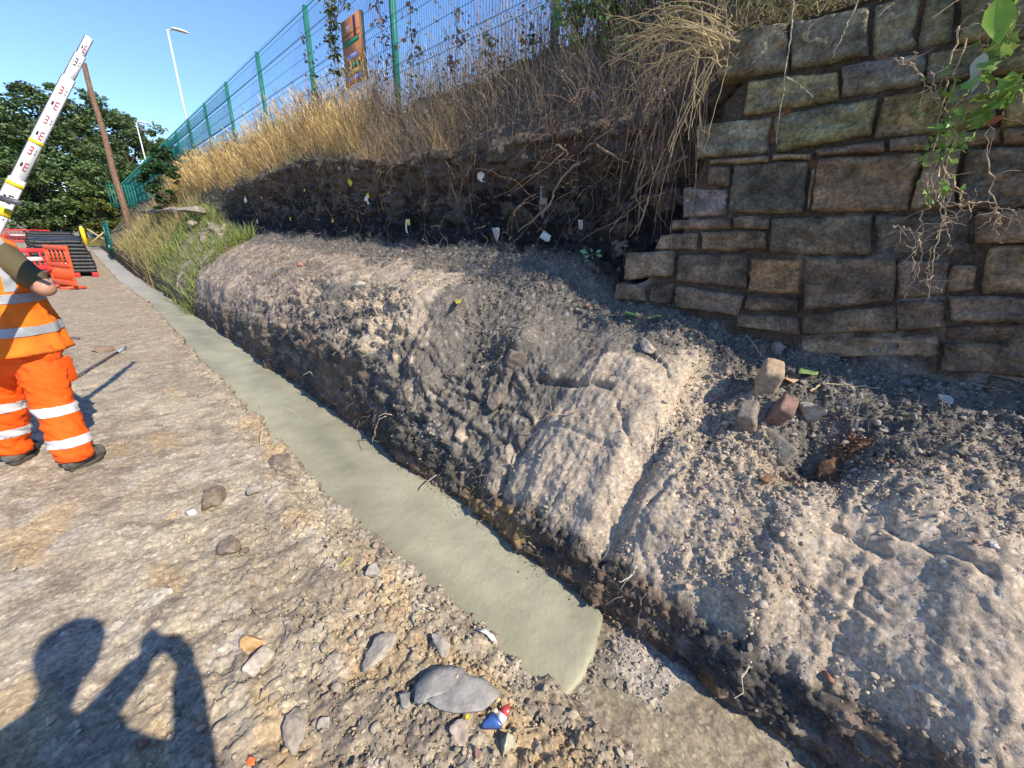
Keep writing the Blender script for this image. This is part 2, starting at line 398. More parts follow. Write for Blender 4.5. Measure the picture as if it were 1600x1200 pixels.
# cracks, ledges, hollows and lumps surveyed on the bank (world-space lines and centres)
_d = pa-CAMP; _z = np.maximum(_d@_f, .05); _px = 800+F*(_d@_r)/_z; _py = 600-F*(_d@_u)/_z; _dist = np.linalg.norm(_d, axis=1)
_bsel = np.where((Sa > 8.2) & (Sa < 14.6) & (_z > .1))[0]
def WP(x, y):
    k = _bsel[np.argmin((_px[_bsel]-x)**2+(_py[_bsel]-y)**2+_dist[_bsel]*.5)]; return pa[k].astype(float)
def dline(pts):
    Q_ = [WP(*p_) for p_ in pts]; bb = np.array(Q_); near = np.where((np.abs(ya-bb[:, 1].mean()) < np.ptp(bb[:, 1])/2+.3) & (Sa > 8) & (Sa < 15))[0]
    d = np.full(len(pa), 9.); v = pa[near]+.012*np.stack([med, fine, med], 1)[near]
    for a, b in zip(Q_[:-1], Q_[1:]):
        ab = b-a; t = np.clip(((v-a)@ab)/(ab@ab+1e-9), 0, 1); dd = np.linalg.norm(v-a-t[:, None]*ab, axis=1); d[near] = np.minimum(d[near], dd)
    return d
shadeoff = np.zeros(len(pa))
for pts, dep, wd in [([(690, 592), (735, 618), (790, 642), (826, 656)], .050, .016), ([(826, 662), (880, 672), (935, 700), (990, 712)], .028, .012), ([(790, 566), (800, 600), (792, 622)], .04, .014), ([(840, 600), (880, 604), (915, 614), (950, 622)], .055, .020),
                     ([(680, 622), (725, 655), (757, 684), (797, 692)], .055, .018), ([(797, 692), (790, 730), (780, 775)], .05, .018), ([(560, 568), (600, 590), (650, 592)], .05, .018), ([(925, 858), (975, 822), (1030, 770), (1090, 715), (1135, 650)], .030, .014),
                     ([(1150, 688), (1190, 714), (1240, 738)], .060, .020), ([(1390, 838), (1450, 872), (1530, 915)], .030, .014), ([(1430, 1065), (1500, 1110)], .025, .014), ([(850, 800), (880, 770), (900, 740)], .02, .010), ([(1060, 660), (1010, 720)], .012, .008),
                     ([(700, 700), (740, 720), (790, 745)], .03, .016), ([(640, 640), (690, 668), (730, 700)], .045, .018), ([(470, 470), (510, 500), (560, 520)], .05, .02), ([(520, 560), (560, 590), (600, 640)], .04, .018), ([(1010, 560), (1030, 575), (1040, 600)], .03, .014),
                     ([(960, 650), (975, 680), (985, 700)], .022, .012), ([(1300, 830), (1340, 860), (1380, 870)], .03, .018), ([(1140, 880), (1180, 860), (1200, 830)], .02, .012), ([(1330, 960), (1350, 920), (1360, 890)], .018, .012)]:
    d = dline(pts); np_ = np_-nat*(dep*np.exp(-(d/wd)**2)*(.65+.5*np.clip(med+.4, 0, 1)))[:, None]
for x, y, rr, h in [(805, 560, .07, .055), (775, 630, .06, .03), (740, 600, .06, .03), (860, 585, .06, .035), (1010, 545, .06, .02), (1240, 738, .075, -.10), (1225, 690, .10, .045), (1420, 790, .14, .05), (1130, 560, .09, .04), (640, 500, .20, .05), (610, 620, .09, -.04), (470, 465, .12, .05),
                    (1500, 700, .12, .03), (1330, 690, .10, .03), (950, 600, .05, -.03), (1275, 960, .10, -.02), (1180, 930, .08, .02), (900, 770, .10, .02), (1050, 840, .10, .025)]:
    q = WP(x, y); np_ = np_+nat*(h*np.exp(-((pa-q)**2).sum(1)/rr**2))[:, None]
def gline(pts):
    Q_ = [onz(x, y)[:2] for x, y in pts]; d = np.full(len(pa), 9.); near = np.where((Sa < 6.3) & (ya < 4))[0]; v = pa[near][:, :2]+.008*np.stack([fine, med], 1)[near]
    for a, b in zip(Q_[:-1], Q_[1:]):
        ab = b-a; t = np.clip(((v-a)@ab)/(ab@ab+1e-9), 0, 1); d[near] = np.minimum(d[near], np.linalg.norm(v-a-t[:, None]*ab, axis=1))
    return d
for pts, dep, wd in [([(322, 1112), (330, 1095), (360, 1076), (395, 1056)], .022, .008), ([(435, 1150), (440, 1130), (470, 1118), (498, 1120)], .02, .007), ([(435, 1150), (462, 1168), (498, 1156)], .016, .007), ([(498, 1120), (500, 1145), (497, 1156)], .015, .007),
                     ([(556, 1052), (560, 1015), (600, 990), (612, 985)], .025, .008), ([(560, 1053), (600, 1050), (634, 1026)], .022, .008), ([(634, 1026), (640, 1000), (615, 985)], .016, .007), ([(528, 1195), (548, 1178), (566, 1165)], .045, .016), ([(660, 1030), (668, 1005), (680, 985)], .04, .013),
                     ([(498, 945), (520, 925), (545, 905)], .012, .006), ([(620, 985), (600, 955), (640, 930)], .014, .007), ([(575, 885), (582, 905), (580, 925)], .03, .012), ([(380, 1030), (400, 1060), (408, 1064)], .012, .006), ([(640, 1095), (660, 1070), (690, 1062)], .02, .009),
                     ([(700, 1000), (720, 1040), (760, 1060)], .016, .008), ([(780, 1050), (800, 1090), (840, 1110)], .016, .008), ([(620, 1150), (650, 1180), (660, 1199)], .018, .009), ([(160, 1130), (220, 1110), (280, 1080)], .010, .006), ([(250, 880), (300, 850), (330, 850)], .008, .006), ([(420, 990), (470, 985), (520, 960)], .012, .007)]:
    d = gline(pts); np_[:, 2] -= g_left*dep*np.exp(-(d/wd)**2)*(.6+.6*np.clip(med+.4, 0, 1))
def patch(x, y, rr, ay=1.): q = WP(x, y); return np.exp(-(((pa-q)*np.array([1, ay, 1]))**2).sum(1)/rr**2)
# heap along the left lip
for (yc, xc, ry, rx, h) in [(2.15, .52, .25, .13, .035), (2.6, .5, .3, .12, .04), (1.6, .62, .5, .10, .02), (1.0, .60, .3, .15, .03), (3.2, .5, .5, .1, .02)]:
    np_[:, 2] += g_left*h*np.exp(-((ya-yc)/ry)**2-((xa-xc)/rx)**2)
p[act] = np_
P = p.reshape(NR, NC, 3)
# ---- colours (albedo)
def c3(*c): return np.array(c, np.float32)
tan = c3(.44, .36, .268); tan2 = c3(.40, .325, .24); grey = c3(.29, .25, .195); ash = c3(.088, .081, .070); brown = c3(.17, .125, .088)
ochre = c3(.52, .36, .17); lft = c3(.33, .275, .20); lft2 = c3(.42, .36, .265); black = c3(.026, .025, .026)
def mx(a, b, t): return a*(1-t[:, None])+b*t[:, None]
n_a = fbm(pa*1.7+5, 4, 70); n_b = fbm(pa*6+1, 4, 71); n_c = fbm(pa*np.array([2.6, 1.1, 2])+40, 4, 72)
one = np.ones((len(pa), 1), np.float32)
cL = mx(lft*one, lft2, sstep(-.3, .4, n_a)); cL = mx(cL, c3(.24, .20, .155), sstep(.15, .55, n_b)*.8)
cL = mx(cL, ochre, sstep(.22, .5, n_c)*.38*sstep(8, 3, ya)); cL = mx(cL, c3(.42, .37, .30), (slab*(vc > .8))*.7)
cL = mx(cL, c3(.33, .26, .19), sstep(4, 9, ya)*.6)
cF = mx(c3(.30, .255, .18)*one, c3(.40, .36, .30), gravelly); cF = mx(cF, c3(.22, .19, .14), sstep(.1, .5, n_b)*.7)
cR = mx(brown*one, ash, sstep(-.2, .3, n_a)); cR = mx(cR, c3(.36, .24, .10), sstep(.12, .4, n_c)*.75*sstep(3.2, 1.5, ya)); cR = mx(cR, c3(.30, .25, .2), sstep(.1, .5, n_b)*.5)
cR = mx(cR, c3(.19, .16, .13), sstep(6, 14, ya)*.7)
sand = np.clip(1-rub*.9+.25*n_b, 0, 1)
darkm = sstep(12.35, 13.05, Sa+.7*n_a+.35*n_b)                                       # ash along the foot of the wall
darkm = np.maximum(darkm, sstep(1.2, 1.6, ya+.3*n_b)*sstep(3.3, 2.6, ya+.3*n_b)*sstep(11.0, 11.7, Sa+.5*n_a)*.95)
darkm = np.maximum(darkm, darkcliff*sstep(-.35, .05, n_b+.4*n_a))
darkm *= 1-.8*sstep(4.0, 6.0, ya)*sstep(13.6, 12.8, Sa)
darkm = np.maximum(darkm, .85*np.exp(-((ya-.1)/.28)**2-((xa-2.32)/.2)**2))
cB = mx(tan2*one, tan, sstep(-.3, .3, n_a)); cB = mx(cB, grey, rub*.55*sstep(-.4, .2, n_b)); cB = mx(cB, c3(.31, .245, .19), sstep(3.5, 6, ya)*.75); cB = mx(cB, c3(.17, .14, .115), sstep(3.5, 6, ya)*sstep(-.05, .25, n_b+.5*n_a)*.8)
for x, y, rr, ay, v_ in [(760, 500, .30, .8, 1.), (900, 520, .26, 1.2, .9), (830, 470, .35, 1, 1.), (1000, 500, .25, 1, .8), (620, 510, .26, 1, -1.2), (700, 545, .12, 1, .9), (950, 680, .45, 1, -1.2), (1100, 580, .2, 1, -1.), (870, 640, .12, 1, .3), (520, 470, .3, .6, .5), (600, 430, .35, .7, -.5),
                       (1250, 620, .3, 1, .4), (1200, 860, .3, 1, -.8), (1150, 960, .4, 1, -.8), (1500, 800, .2, 1, -.7), (1400, 720, .14, 1, .7), (1560, 640, .3, 1, .6), (1450, 980, .5, 1, -.7), (670, 650, .18, 1, .7), (740, 700, .10, 1, .6), (560, 600, .2, 1, .7), (1330, 800, .12, 1, .7), (1030, 515, .10, 1, -.9)]:
    darkm = darkm+v_*patch(x, y, rr, ay)*(1+.8*n_b+.5*n_a)
darkm = sstep(.22, .62, darkm+.15*n_b)
cB = mx(cB, ash*1.6, darkm*.93)
cB = mx(cB, c3(.45, .40, .34), pebble*(wc > .8)*2*(1-.3*darkm))
cB = mx(cB, c3(.20, .10, .055), sstep(.55, .85, np.exp(-((ya-.02)/.13)**2-((xa-2.42)/.09)**2)+.25*n_b))
cK = mx(black*one, c3(.075, .062, .052), sstep(-.1, .45, n_a+.5*n_b)*sstep(15, 16.6, Sa+.8*n_a)+0*ya); cK = mx(cK, c3(.11, .10, .09), sstep(.3, .7, n_b)*.5)
cK = mx(cK, c3(.11, .085, .064), sstep(15.6, 16.7, Sa+.5*n_b)); cK = mx(cK, c3(.13, .105, .082), .8*(fr4 > .72)*sstep(14.8, 15.6, Sa)); cK = mx(cK, c3(.16, .145, .125), pebble*(wc > .85)*2)
cT = mx(c3(.16, .125, .085)*one, c3(.28, .22, .13), sstep(-.2, .4, n_a)); cT = mx(cT, c3(.13, .10, .075), sstep(8, 5, ya)*sstep(19.2, 18.4, Sa))
W = np.stack([g_left, g_lface, g_floor, g_rface, g_bench, g_face, g_top], 1); W /= W.sum(1, keepdims=True)+1e-6
cl = cL*W[:, :1]+c3(.30, .25, .2)*W[:, 1:2]+cF*W[:, 2:3]+cR*W[:, 3:4]+cB*W[:, 4:5]+cK*W[:, 5:6]+cT*W[:, 6:7]
fw = sstep(13, 16, ya)*sstep(8.3, 8.8, Sa); cl = mx(cl, c3(.15, .13, .08), fw)
COL = np.tile(np.array([.26, .23, .17], np.float32), (len(p), 1)); COL[act] = cl
RUB = np.zeros(len(p), np.float32); RUB[act] = W[:, 4]*(.035+rub*.965)+W[:, 2]*gravelly*.8+W[:, 0]*(.12+.30*crum+.9*sstep(1.9, 1.2, ya)*sstep(.05, .4, xa))+W[:, 3]*.10
DK = np.zeros(len(p), np.float32); DK[act] = (.35+.65*darkm)*W[:, 4]+W[:, 3]*.7
COL = np.clip(COL, .01, .8).reshape(NR, NC, 3)
def sheet(name, c0, c1):
    a = int(np.searchsorted(seg, c0)); b = min(NC-1, int(np.searchsorted(seg, c1)))
    V = P[:, a:b+1].reshape(-1, 3); n = b-a+1
    idx = np.arange(NR*n).reshape(NR, n)
    Q = np.stack([idx[:-1, :-1], idx[:-1, 1:], idx[1:, 1:], idx[1:, :-1]], -1).reshape(-1, 4)
    return tag(mk(name, V, [Q], MS, None, COL[:, a:b+1].reshape(-1, 3), smooth=True), kind='structure')
terr = [sheet('ground', 0, 6.0), sheet('trench', 6.0, 9.0), sheet('earth_bank', 9.0, 14.0), sheet('cut_face', 14.0, 17.0), sheet('embankment', 17.0, 99)]

# ray casting onto the terrain so that things rest on it
def bvh_of(o):
    me = o.data; n = len(me.vertices); co = np.empty(n*3, np.float32); me.vertices.foreach_get('co', co)
    m = len(me.polygons); pv = np.empty(m*4, np.int32); me.loops.foreach_get('vertex_index', pv)
    co = co.reshape(-1, 3); pv = pv.reshape(-1, 4)
    d = np.linalg.norm(co[pv[:, 0]]-CAMP, axis=1); k = d < 30
    return BVHTree.FromPolygons(co.tolist(), pv[k].tolist())
BV = [bvh_of(o) for o in terr]
def cast(o, d):
    best = None
    for b in BV:
        h = b.ray_cast(Vector(o), Vector(d))
        if h[0] is not None and (best is None or h[3] < best[2]): best = (np.array(h[0]), np.array(h[1]), h[3])
    return best
def hit(px, py):
    h = cast(CAMP, Vector(ray(px, py)).normalized()); n = h[1]
    if n@ray(px, py) > 0: n = -n
    return h[0], n
def zat(x, y, z0=8.):
    h = cast((x, y, z0), (0, 0, -1)); return h[0][2] if h else 0.

# ------------------------------------------------------------ loose gravel over the dug ground
def gravel(name, N, seed, smin, smax, thr, kind_far, label):
    r = np.random.default_rng(seed)
    area = np.linalg.norm(np.cross(P[1:, :-1]-P[:-1, :-1], P[:-1, 1:]-P[:-1, :-1]), axis=2)
    pc = P[:-1, :-1].reshape(-1, 3)
    dist = np.linalg.norm(pc-CAMP, axis=1)
    wgt = area.ravel()*np.clip(RUB.reshape(NR, NC)[:-1, :-1].ravel()-thr, 0, 1)*((pc[:, 1] > -.8) & (pc[:, 1] < kind_far) & (pc[:, 0] > -1.4))*(1-.65*(pc[:, 0] < .9))/(dist**1.5)
    wgt /= wgt.sum(); k = r.choice(len(pc), N, p=wgt)
    ii, jj = np.divmod(k, NC-1); pos = P[ii, jj]+r.normal(size=(N, 3))*.004
    n_ = normals(P)[ii, jj]
    sz = smin*(smax/smin)**(r.random(N)**3.2)
    Vs, Fs, Cs = [], [], []
    shapes = [rockshape(seed*10+q, 1 if smax < .02 else 2, 7, .12) for q in range(5)]
    off = 0; dkm = DK.reshape(NR, NC)[ii, jj]; base = COL[ii, jj]
    for q in range(5):
        m = np.arange(q, N, 5); V, T = shapes[q]; R_ = randrot(len(m), r)
        sc = sz[m][:, None]*r.uniform(.55, 1.25, (len(m), 3))
        vv = np.einsum('nij,nvj->nvi', R_, V[None]*sc[:, None])
        vv[:, :, 2] *= .75
        vv = vv+pos[m][:, None]+n_[m][:, None]*(sz[m]*.18)[:, None, None]
        c = base[m]*r.uniform(.75, 1.25, (len(m), 1))*r.uniform(.95, 1.05, (len(m), 3))
        lite = r.random(len(m)) < .07+.30*dkm[m]; c[lite] = mix(c[lite], np.array([.36, .32, .26]), r.uniform(.2, .8, (lite.sum(), 1)))
        red = r.random(len(m)) < .008; c[red] = np.array([.25, .13, .095])
        Vs.append(vv.reshape(-1, 3)); Fs.append((T[None]+(np.arange(len(m))*len(V))[:, None, None]+off).reshape(-1, 3)); off += vv.shape[0]*vv.shape[1]
        Cs.append(np.repeat(c, len(V), 0))
    o = mk(name, np.concatenate(Vs), [np.concatenate(Fs)], MST, None, np.clip(np.concatenate(Cs), .01, .7), smooth=False)
    tag(o, label, 'gravel', kind='stuff')
MST = M_vcol('stone', .9, .2, 60, .7, 1.25, .5, .004)
gravel('gravel', 100000, 3, .0025, .012, .0, 9, 'loose fine gravel and grit scattered over the dug earth')
gravel('rubble', 7500, 5, .008, .027, .05, 9, 'loose small stones and crumbled clods lying on the dug earth')

# ------------------------------------------------------------ wet concrete in the trench
def concrete():
    y = [.60]
    while y[-1] < 2.6: y.append(y[-1]+.011)
    while y[-1] < 61: y.append(y[-1]*1.006+.002)
    y = np.array(y); n = 70; u = np.linspace(0, 1, n)
    a = np.interp(y, Y, xl)-.06; b = np.interp(y, Y, xr)+.10
    X = a[:, None]+(b-a)[:, None]*u; YY = np.repeat(y[:, None], n, 1)
    # front edge: runs slantwise across the trench with a rounded nose
    uf = np.clip((X-.82)/.72, 0, 1); front = .575+.15*uf-.05*np.sin(uf*math.pi)+.010*fbm(np.stack([X.ravel()*9, X.ravel()*0, X.ravel()*0], 1), 3, 83).reshape(X.shape)
    YY = np.maximum(YY, front+.0*X)
    e = np.clip((y[:, None]-front)/.05, 0, 1)
    Z = -.30-.022*(1-np.sqrt(np.clip(1-(1-e)**2, 0, 1)))
    pts = np.stack([X, YY, Z], -1).reshape(-1, 3)
    sw = ridge(np.stack([pts[:, 0]*14+pts[:, 1]*9, pts[:, 0]*5-pts[:, 1]*4, pts[:, 2]*0], 1), 2, 80)
    Zf = pts[:, 2]+.0028*sw*(.4+.8*np.clip(fbm(pts*2.2, 3, 84)+.3, 0, 1))+.007*fbm(pts*3, 3, 81)+.0015*fbm(pts*40, 2, 82)
    pts[:, 2] = Zf
    idx = np.arange(len(y)*n).reshape(len(y), n)
    Q = np.stack([idx[:-1, :-1], idx[:-1, 1:], idx[1:, 1:], idx[1:, :-1]], -1).reshape(-1, 4)
    # skirt down to the trench floor at the front
    fr = pts[:n].copy(); fr[:, 2] = -.46; fr[:, 1] -= .01
    V = np.concatenate([pts, fr]); m = len(pts); k = np.arange(n-1)
    Q2 = np.stack([m+k, m+k+1, k+1, k], 1)
    mt, t, bb = newmat('wet_concrete', .42, .5)
    n1 = noisenode(t, 3, 5); n2 = noisenode(t, 1.6, 3, .5, sc=(1, .35, 1)); n3 = noisenode(t, 120, 4, .7); n4 = noisenode(t, 26, 4, .6, sc=(1, .45, 1)); n5 = nd(t, 'ShaderNodeTexWave', Scale=9., Distortion=9., Detail=5.); mp5 = t.nodes.new('ShaderNodeMapping'); tc5 = t.nodes.new('ShaderNodeTexCoord'); mp5.inputs['Rotation'].default_value = (0, 0, .9); t.links.new(tc5.outputs['Object'], mp5.inputs[0]); t.links.new(mp5.outputs[0], n5.inputs['Vector'])
    c = ramp(t, n1.outputs[0], [(.3, (.30, .295, .205)), (.7, (.385, .38, .272))]).outputs[0]
    c = mul(t, c, ramp(t, n2.outputs[0], [(.35, .78), (.65, 1.08)]).outputs[0]); c = mul(t, c, ramp(t, n3.outputs[0], [(.3, .9), (.7, 1.08)]).outputs[0])
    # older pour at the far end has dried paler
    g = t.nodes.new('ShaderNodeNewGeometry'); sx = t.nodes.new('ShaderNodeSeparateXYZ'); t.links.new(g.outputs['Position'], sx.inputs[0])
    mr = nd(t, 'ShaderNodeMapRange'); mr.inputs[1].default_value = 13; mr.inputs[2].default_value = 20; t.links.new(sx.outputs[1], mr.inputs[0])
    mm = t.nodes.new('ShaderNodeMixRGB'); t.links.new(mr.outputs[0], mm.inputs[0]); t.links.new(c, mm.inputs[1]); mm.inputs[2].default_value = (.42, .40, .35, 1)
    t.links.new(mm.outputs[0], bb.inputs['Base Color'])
    t.links.new(ramp(t, n2.outputs[0], [(.3, .34), (.7, .62)]).outputs[0], bb.inputs['Roughness'])
    bumpn(t, bb, [(n5.outputs[0], .05, .006), (n4.outputs[0], .6, .006), (n3.outputs[0], .6, .002)])
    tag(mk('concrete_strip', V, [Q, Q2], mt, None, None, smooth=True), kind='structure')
concrete()

def crumbs():
    r = np.random.default_rng(8); N = 5200; y = .6+9*r.random(N)**1.9; side = r.random(N) < .6
    off = np.abs(r.normal(size=N))*.022*(1+1.2*(np.sin(y*7)+np.sin(y*17.3)).clip(0)); x = np.where(side, np.interp(y, Y, xl)+.01+off, np.interp(y, Y, xr)-.01-off)
    sz = .002*(6)**(r.random(N)**2.6); V, T = rockshape(91, 1, 6, .1); R_ = randrot(N, r)
    vv = np.einsum('nij,nvj->nvi', R_, V[None]*(sz[:, None]*r.uniform(.6, 1.2, (N, 3)))[:, None])+np.stack([x, y, -.298+sz*.3], 1)[:, None]
    c = np.array([.30, .245, .175])*r.uniform(.6, 1.25, (N, 1))
    tag(mk('crumbs', vv.reshape(-1, 3), [(T[None]+(np.arange(N)*len(V))[:, None, None]).reshape(-1, 3)], MST, None, np.repeat(c, len(V), 0)), 'crumbs of soil fallen on the edges of the wet concrete', 'soil crumbs', kind='stuff')
crumbs()
# ------------------------------------------------------------ sandstone retaining wall
WX = 2.80
STN = [  # corners in the photograph: TL, TR, BR, BL ; tone
 ((1127,50),(1229,34),(1231,108),(1120,121),'g'), ((1238,33),(1358,8),(1356,87),(1235,106),'g'), ((1364,5),(1441,-18),(1431,72),(1361,88),'g'),
 ((1444,-20),(1500,-38),(1492,60),(1436,72),'m'), ((1503,-60),(1680,-95),(1680,50),(1498,66),'m'),
 ((1166,125),(1312,110),(1308,154),(1162,178),'m'), ((1318,103),(1446,82),(1441,130),(1313,151),'p'), ((1450,80),(1541,62),(1541,117),(1446,129),'m'), ((1546,64),(1680,50),(1680,108),(1546,117),'m'),
 ((1088,195),(1203,181),(1201,238),(1086,246),'g'), ((1208,181),(1372,152),(1362,211),(1212,236),'m'), ((1379,148),(1480,133),(1468,209),(1366,214),'y'), ((1486,130),(1560,118),(1560,192),(1474,206),'m'), ((1566,121),(1680,112),(1680,190),(1564,198),'y'),
 ((1270,233),(1382,218),(1383,235),(1275,243),'b'), ((1388,217),(1450,210),(1448,232),(1388,234),'b'), ((1455,211),(1562,198),(1562,222),(1453,232),'b'), ((1567,202),(1680,194),(1680,222),(1567,226),'b'),
 ((1107,249),(1202,243),(1200,253),(1108,257),'b'), ((1208,242),(1266,240),(1264,248),(1206,250),'b'),
 ((1106,260),(1140,260),(1138,291),(1104,289),'b'), ((1144,256),(1262,250),(1256,332),(1137,333),'k'), ((1266,262),(1275,258),(1264,326),(1260,328),'b'),
 ((1279,248),(1441,238),(1417,328),(1265,330),'b2'), ((1446,237),(1502,231),(1491,325),(1422,328),'b'), ((1508,232),(1680,226),(1680,318),(1496,325),'k'),
 ((1065,291),(1133,295),(1131,335),(1064,339),'k2'),
 ((1047,343),(1140,340),(1142,357),(1046,359),'b'), ((1147,339),(1203,338),(1200,357),(1146,357),'b'),
 ((1030,366),(1089,364),(1088,390),(1018,391),'b'), ((1094,362),(1196,361),(1193,390),(1094,392),'b2'), ((1206,342),(1364,334),(1361,399),(1199,395),'k'),
 ((1370,335),(1519,333),(1518,396),(1366,399),'k'), ((1525,331),(1680,325),(1680,376),(1522,380),'b2'),
 ((978,395),(1053,393),(1050,431),(974,437),'b'), ((1058,397),(1167,396),(1165,451),(1056,439),'d'), ((1172,404),(1253,406),(1248,459),(1166,457),'s'),
 ((1259,402),(1399,405),(1395,470),(1254,484),'d'), ((1404,403),(1481,409),(1479,462),(1400,466),'d'), ((1486,413),(1531,415),(1524,454),(1484,456),'b'), ((1546,384),(1680,380),(1680,460),(1530,460),'b2'),
 ((963,441),(1006,449),(1006,471),(958,468),'d'), ((1012,447),(1050,442),(1046,476),(1010,472),'d'), ((1054,446),(1160,463),(1150,494),(1052,480),'d'), ((1166,464),(1247,466),(1246,488),(1160,486),'d'),
 ((1252,492),(1398,476),(1398,520),(1252,524),'d'), ((1402,472),(1478,468),(1478,512),(1402,518),'d'), ((1484,463),(1680,467),(1680,498),(1483,504),'d'),
 ((1150,492),(1247,494),(1247,524),(1150,510),'d'), ((1480,510),(1680,504),(1680,540),(1478,530),'d'), ((1252,529),(1470,524),(1466,560),(1252,560),'d'), ((1472,537),(1680,546),(1680,600),(1470,580),'d')]
TONE = {'g': (.23, .215, .165), 'm': (.225, .21, .12), 'p': (.33, .32, .27), 'y': (.33, .275, .135), 'b': (.26, .20, .145), 'k': (.12, .108, .092),
        'k2': (.22, .20, .185), 'b2': (.31, .235, .16), 'd': (.18, .142, .112), 's': (.40, .28, .16)}
def stone_block(quad, tone, sd):
    """one squared stone: quad (y,z) corners TL TR BR BL on the wall face, bulging and chipped"""
    r = np.random.default_rng(sd); q = np.array(quad, float)
    L = max(np.linalg.norm(q[1]-q[0]), np.linalg.norm(q[2]-q[3])); H = max(np.linalg.norm(q[3]-q[0]), np.linalg.norm(q[2]-q[1]))
    nu = int(np.clip(L/.012, 6, 60)); nv = int(np.clip(H/.012, 5, 36)); dep = .16
    u = np.linspace(0, 1, nu); v = np.linspace(0, 1, nv); U, Vv = np.meshgrid(u, v, indexing='ij')
    a = q[0]*(1-U[..., None])+q[1]*U[..., None]; b = q[3]*(1-U[..., None])+q[2]*U[..., None]
    S_ = a*(1-Vv[..., None])+b*Vv[..., None]
    pr = r.uniform(-.016, .016); q = q.mean(0)+(q-q.mean(0))*(1+np.array([.012/L, .014/H])*(1.6 if tone in 'dbkb2k2' else .8))
    # distance to the edge in metres -> rounded arris
    e = np.minimum(np.minimum(U, 1-U)*L, np.minimum(Vv, 1-Vv)*H)
    pts = np.stack([np.zeros_like(U), S_[..., 0], S_[..., 1]], -1).reshape(-1, 3)
    ns = fbm(pts*6+sd*3.3, 4, sd % 50); bed = fbm(pts*np.array([5, 5, 20.])+sd, 4, 90)
    rr = .007+.012*np.clip(fbm(pts*9+sd, 2, 91), 0, 1); er = np.clip(e.ravel()/rr, 0, 1)
    x = WX-pr+.022*(1-np.sqrt(1-(1-er)**2))-.016*ns-.010*facet(pts*14+sd, 400+sd % 7, .8)[0]-.009*bed*(2.2 if tone in ('s',) else 1)-.006*fbm(pts*28, 3, 92)
    wob = fbm(pts*7+sd*1.7, 3, 93)*.010*(er < 1)
    pts[:, 0] = x; pts[:, 1] += wob; pts[:, 2] += fbm(pts*7+sd*4.7, 3, 94)*.008*(er < 1)
    c = np.array(TONE[tone])*np.array([1.15, 1.06, .92])*r.uniform(.75, 1.25)*np.array([1, r.uniform(.95, 1.03), r.uniform(.9, 1.05)])
    co = np.tile(c, (len(pts), 1))*(1+.35*fbm(pts*5+sd, 4, 95)[:, None])
    pk = sstep(.25, .5, fbm(pts*np.array([4, 4, 9.])+sd*2, 4, 96))[:, None]
    co = co*(1-pk*.8)+np.array([.27, .195, .12] if tone in ('b', 'b2', 'k', 'd', 's', 'y') else [.24, .235, .18])*pk*.8
    idx = np.arange(nu*nv).reshape(nu, nv)
    Q = [np.stack([idx[:-1, :-1], idx[1:, :-1], idx[1:, 1:], idx[:-1, 1:]], -1).reshape(-1, 4)]
    rim = np.concatenate([idx[:, 0], idx[-1, 1:], idx[:-1, -1][::-1], idx[0, 1:-1][::-1]])
    cen = pts[rim].mean(0); bk = pts[rim].copy(); bk = cen+(bk-cen)*.985; bk[:, 0] = WX+dep
    m = len(pts); k = len(rim); j = np.arange(k); jn = (j+1) % k
    Q.append(np.stack([rim[j], m+j, m+jn, rim[jn]], 1))
    V = np.concatenate([pts, bk]); co = np.concatenate([co, co[rim]*.8])
    return V, [np.concatenate(Q)], np.clip(co, .01, .6)
def M_wallstone():
    m, t, b = newmat('sandstone', .88, .25)
    n1 = noisenode(t, 7, 6, .65); n2 = noisenode(t, 60, 5, .7); n3 = noisenode(t, 16, 5, .6, sc=(.8, .8, 1.9)); n4 = noisenode(t, 150, 3)
    c = mul(t, vcol(t), ramp(t, n1.outputs[0], [(.35, .50), (.65, 1.5)]).outputs[0])
    c = mul(t, c, ramp(t, n3.outputs[0], [(.3, .7), (.7, 1.25)]).outputs[0]); c = mul(t, c, ramp(t, n2.outputs[0], [(.35, .55), (.65, 1.4)]).outputs[0])
    sp = ramp(t, n4.outputs[0], [(.58, 0), (.70, .6)]); mm = t.nodes.new('ShaderNodeMixRGB'); t.links.new(sp.outputs[0], mm.inputs[0]); t.links.new(c, mm.inputs[1]); mm.inputs[2].default_value = (.30, .29, .24, 1)
    t.links.new(mm.outputs[0], b.inputs['Base Color'])
    n5 = noisenode(t, 24, 8, .72); tc = t.nodes.new('ShaderNodeTexCoord'); vo = nd(t, 'ShaderNodeTexVoronoi', Scale=34.); t.links.new(tc.outputs['Object'], vo.inputs['Vector'])
    bumpn(t, b, [(n5.outputs[0], .9, .022), (n3.outputs[0], .7, .014), (vo.outputs['Distance'], .35, .006), (n2.outputs[0], .8, .008), (n4.outputs[0], .5, .003)])
    return m
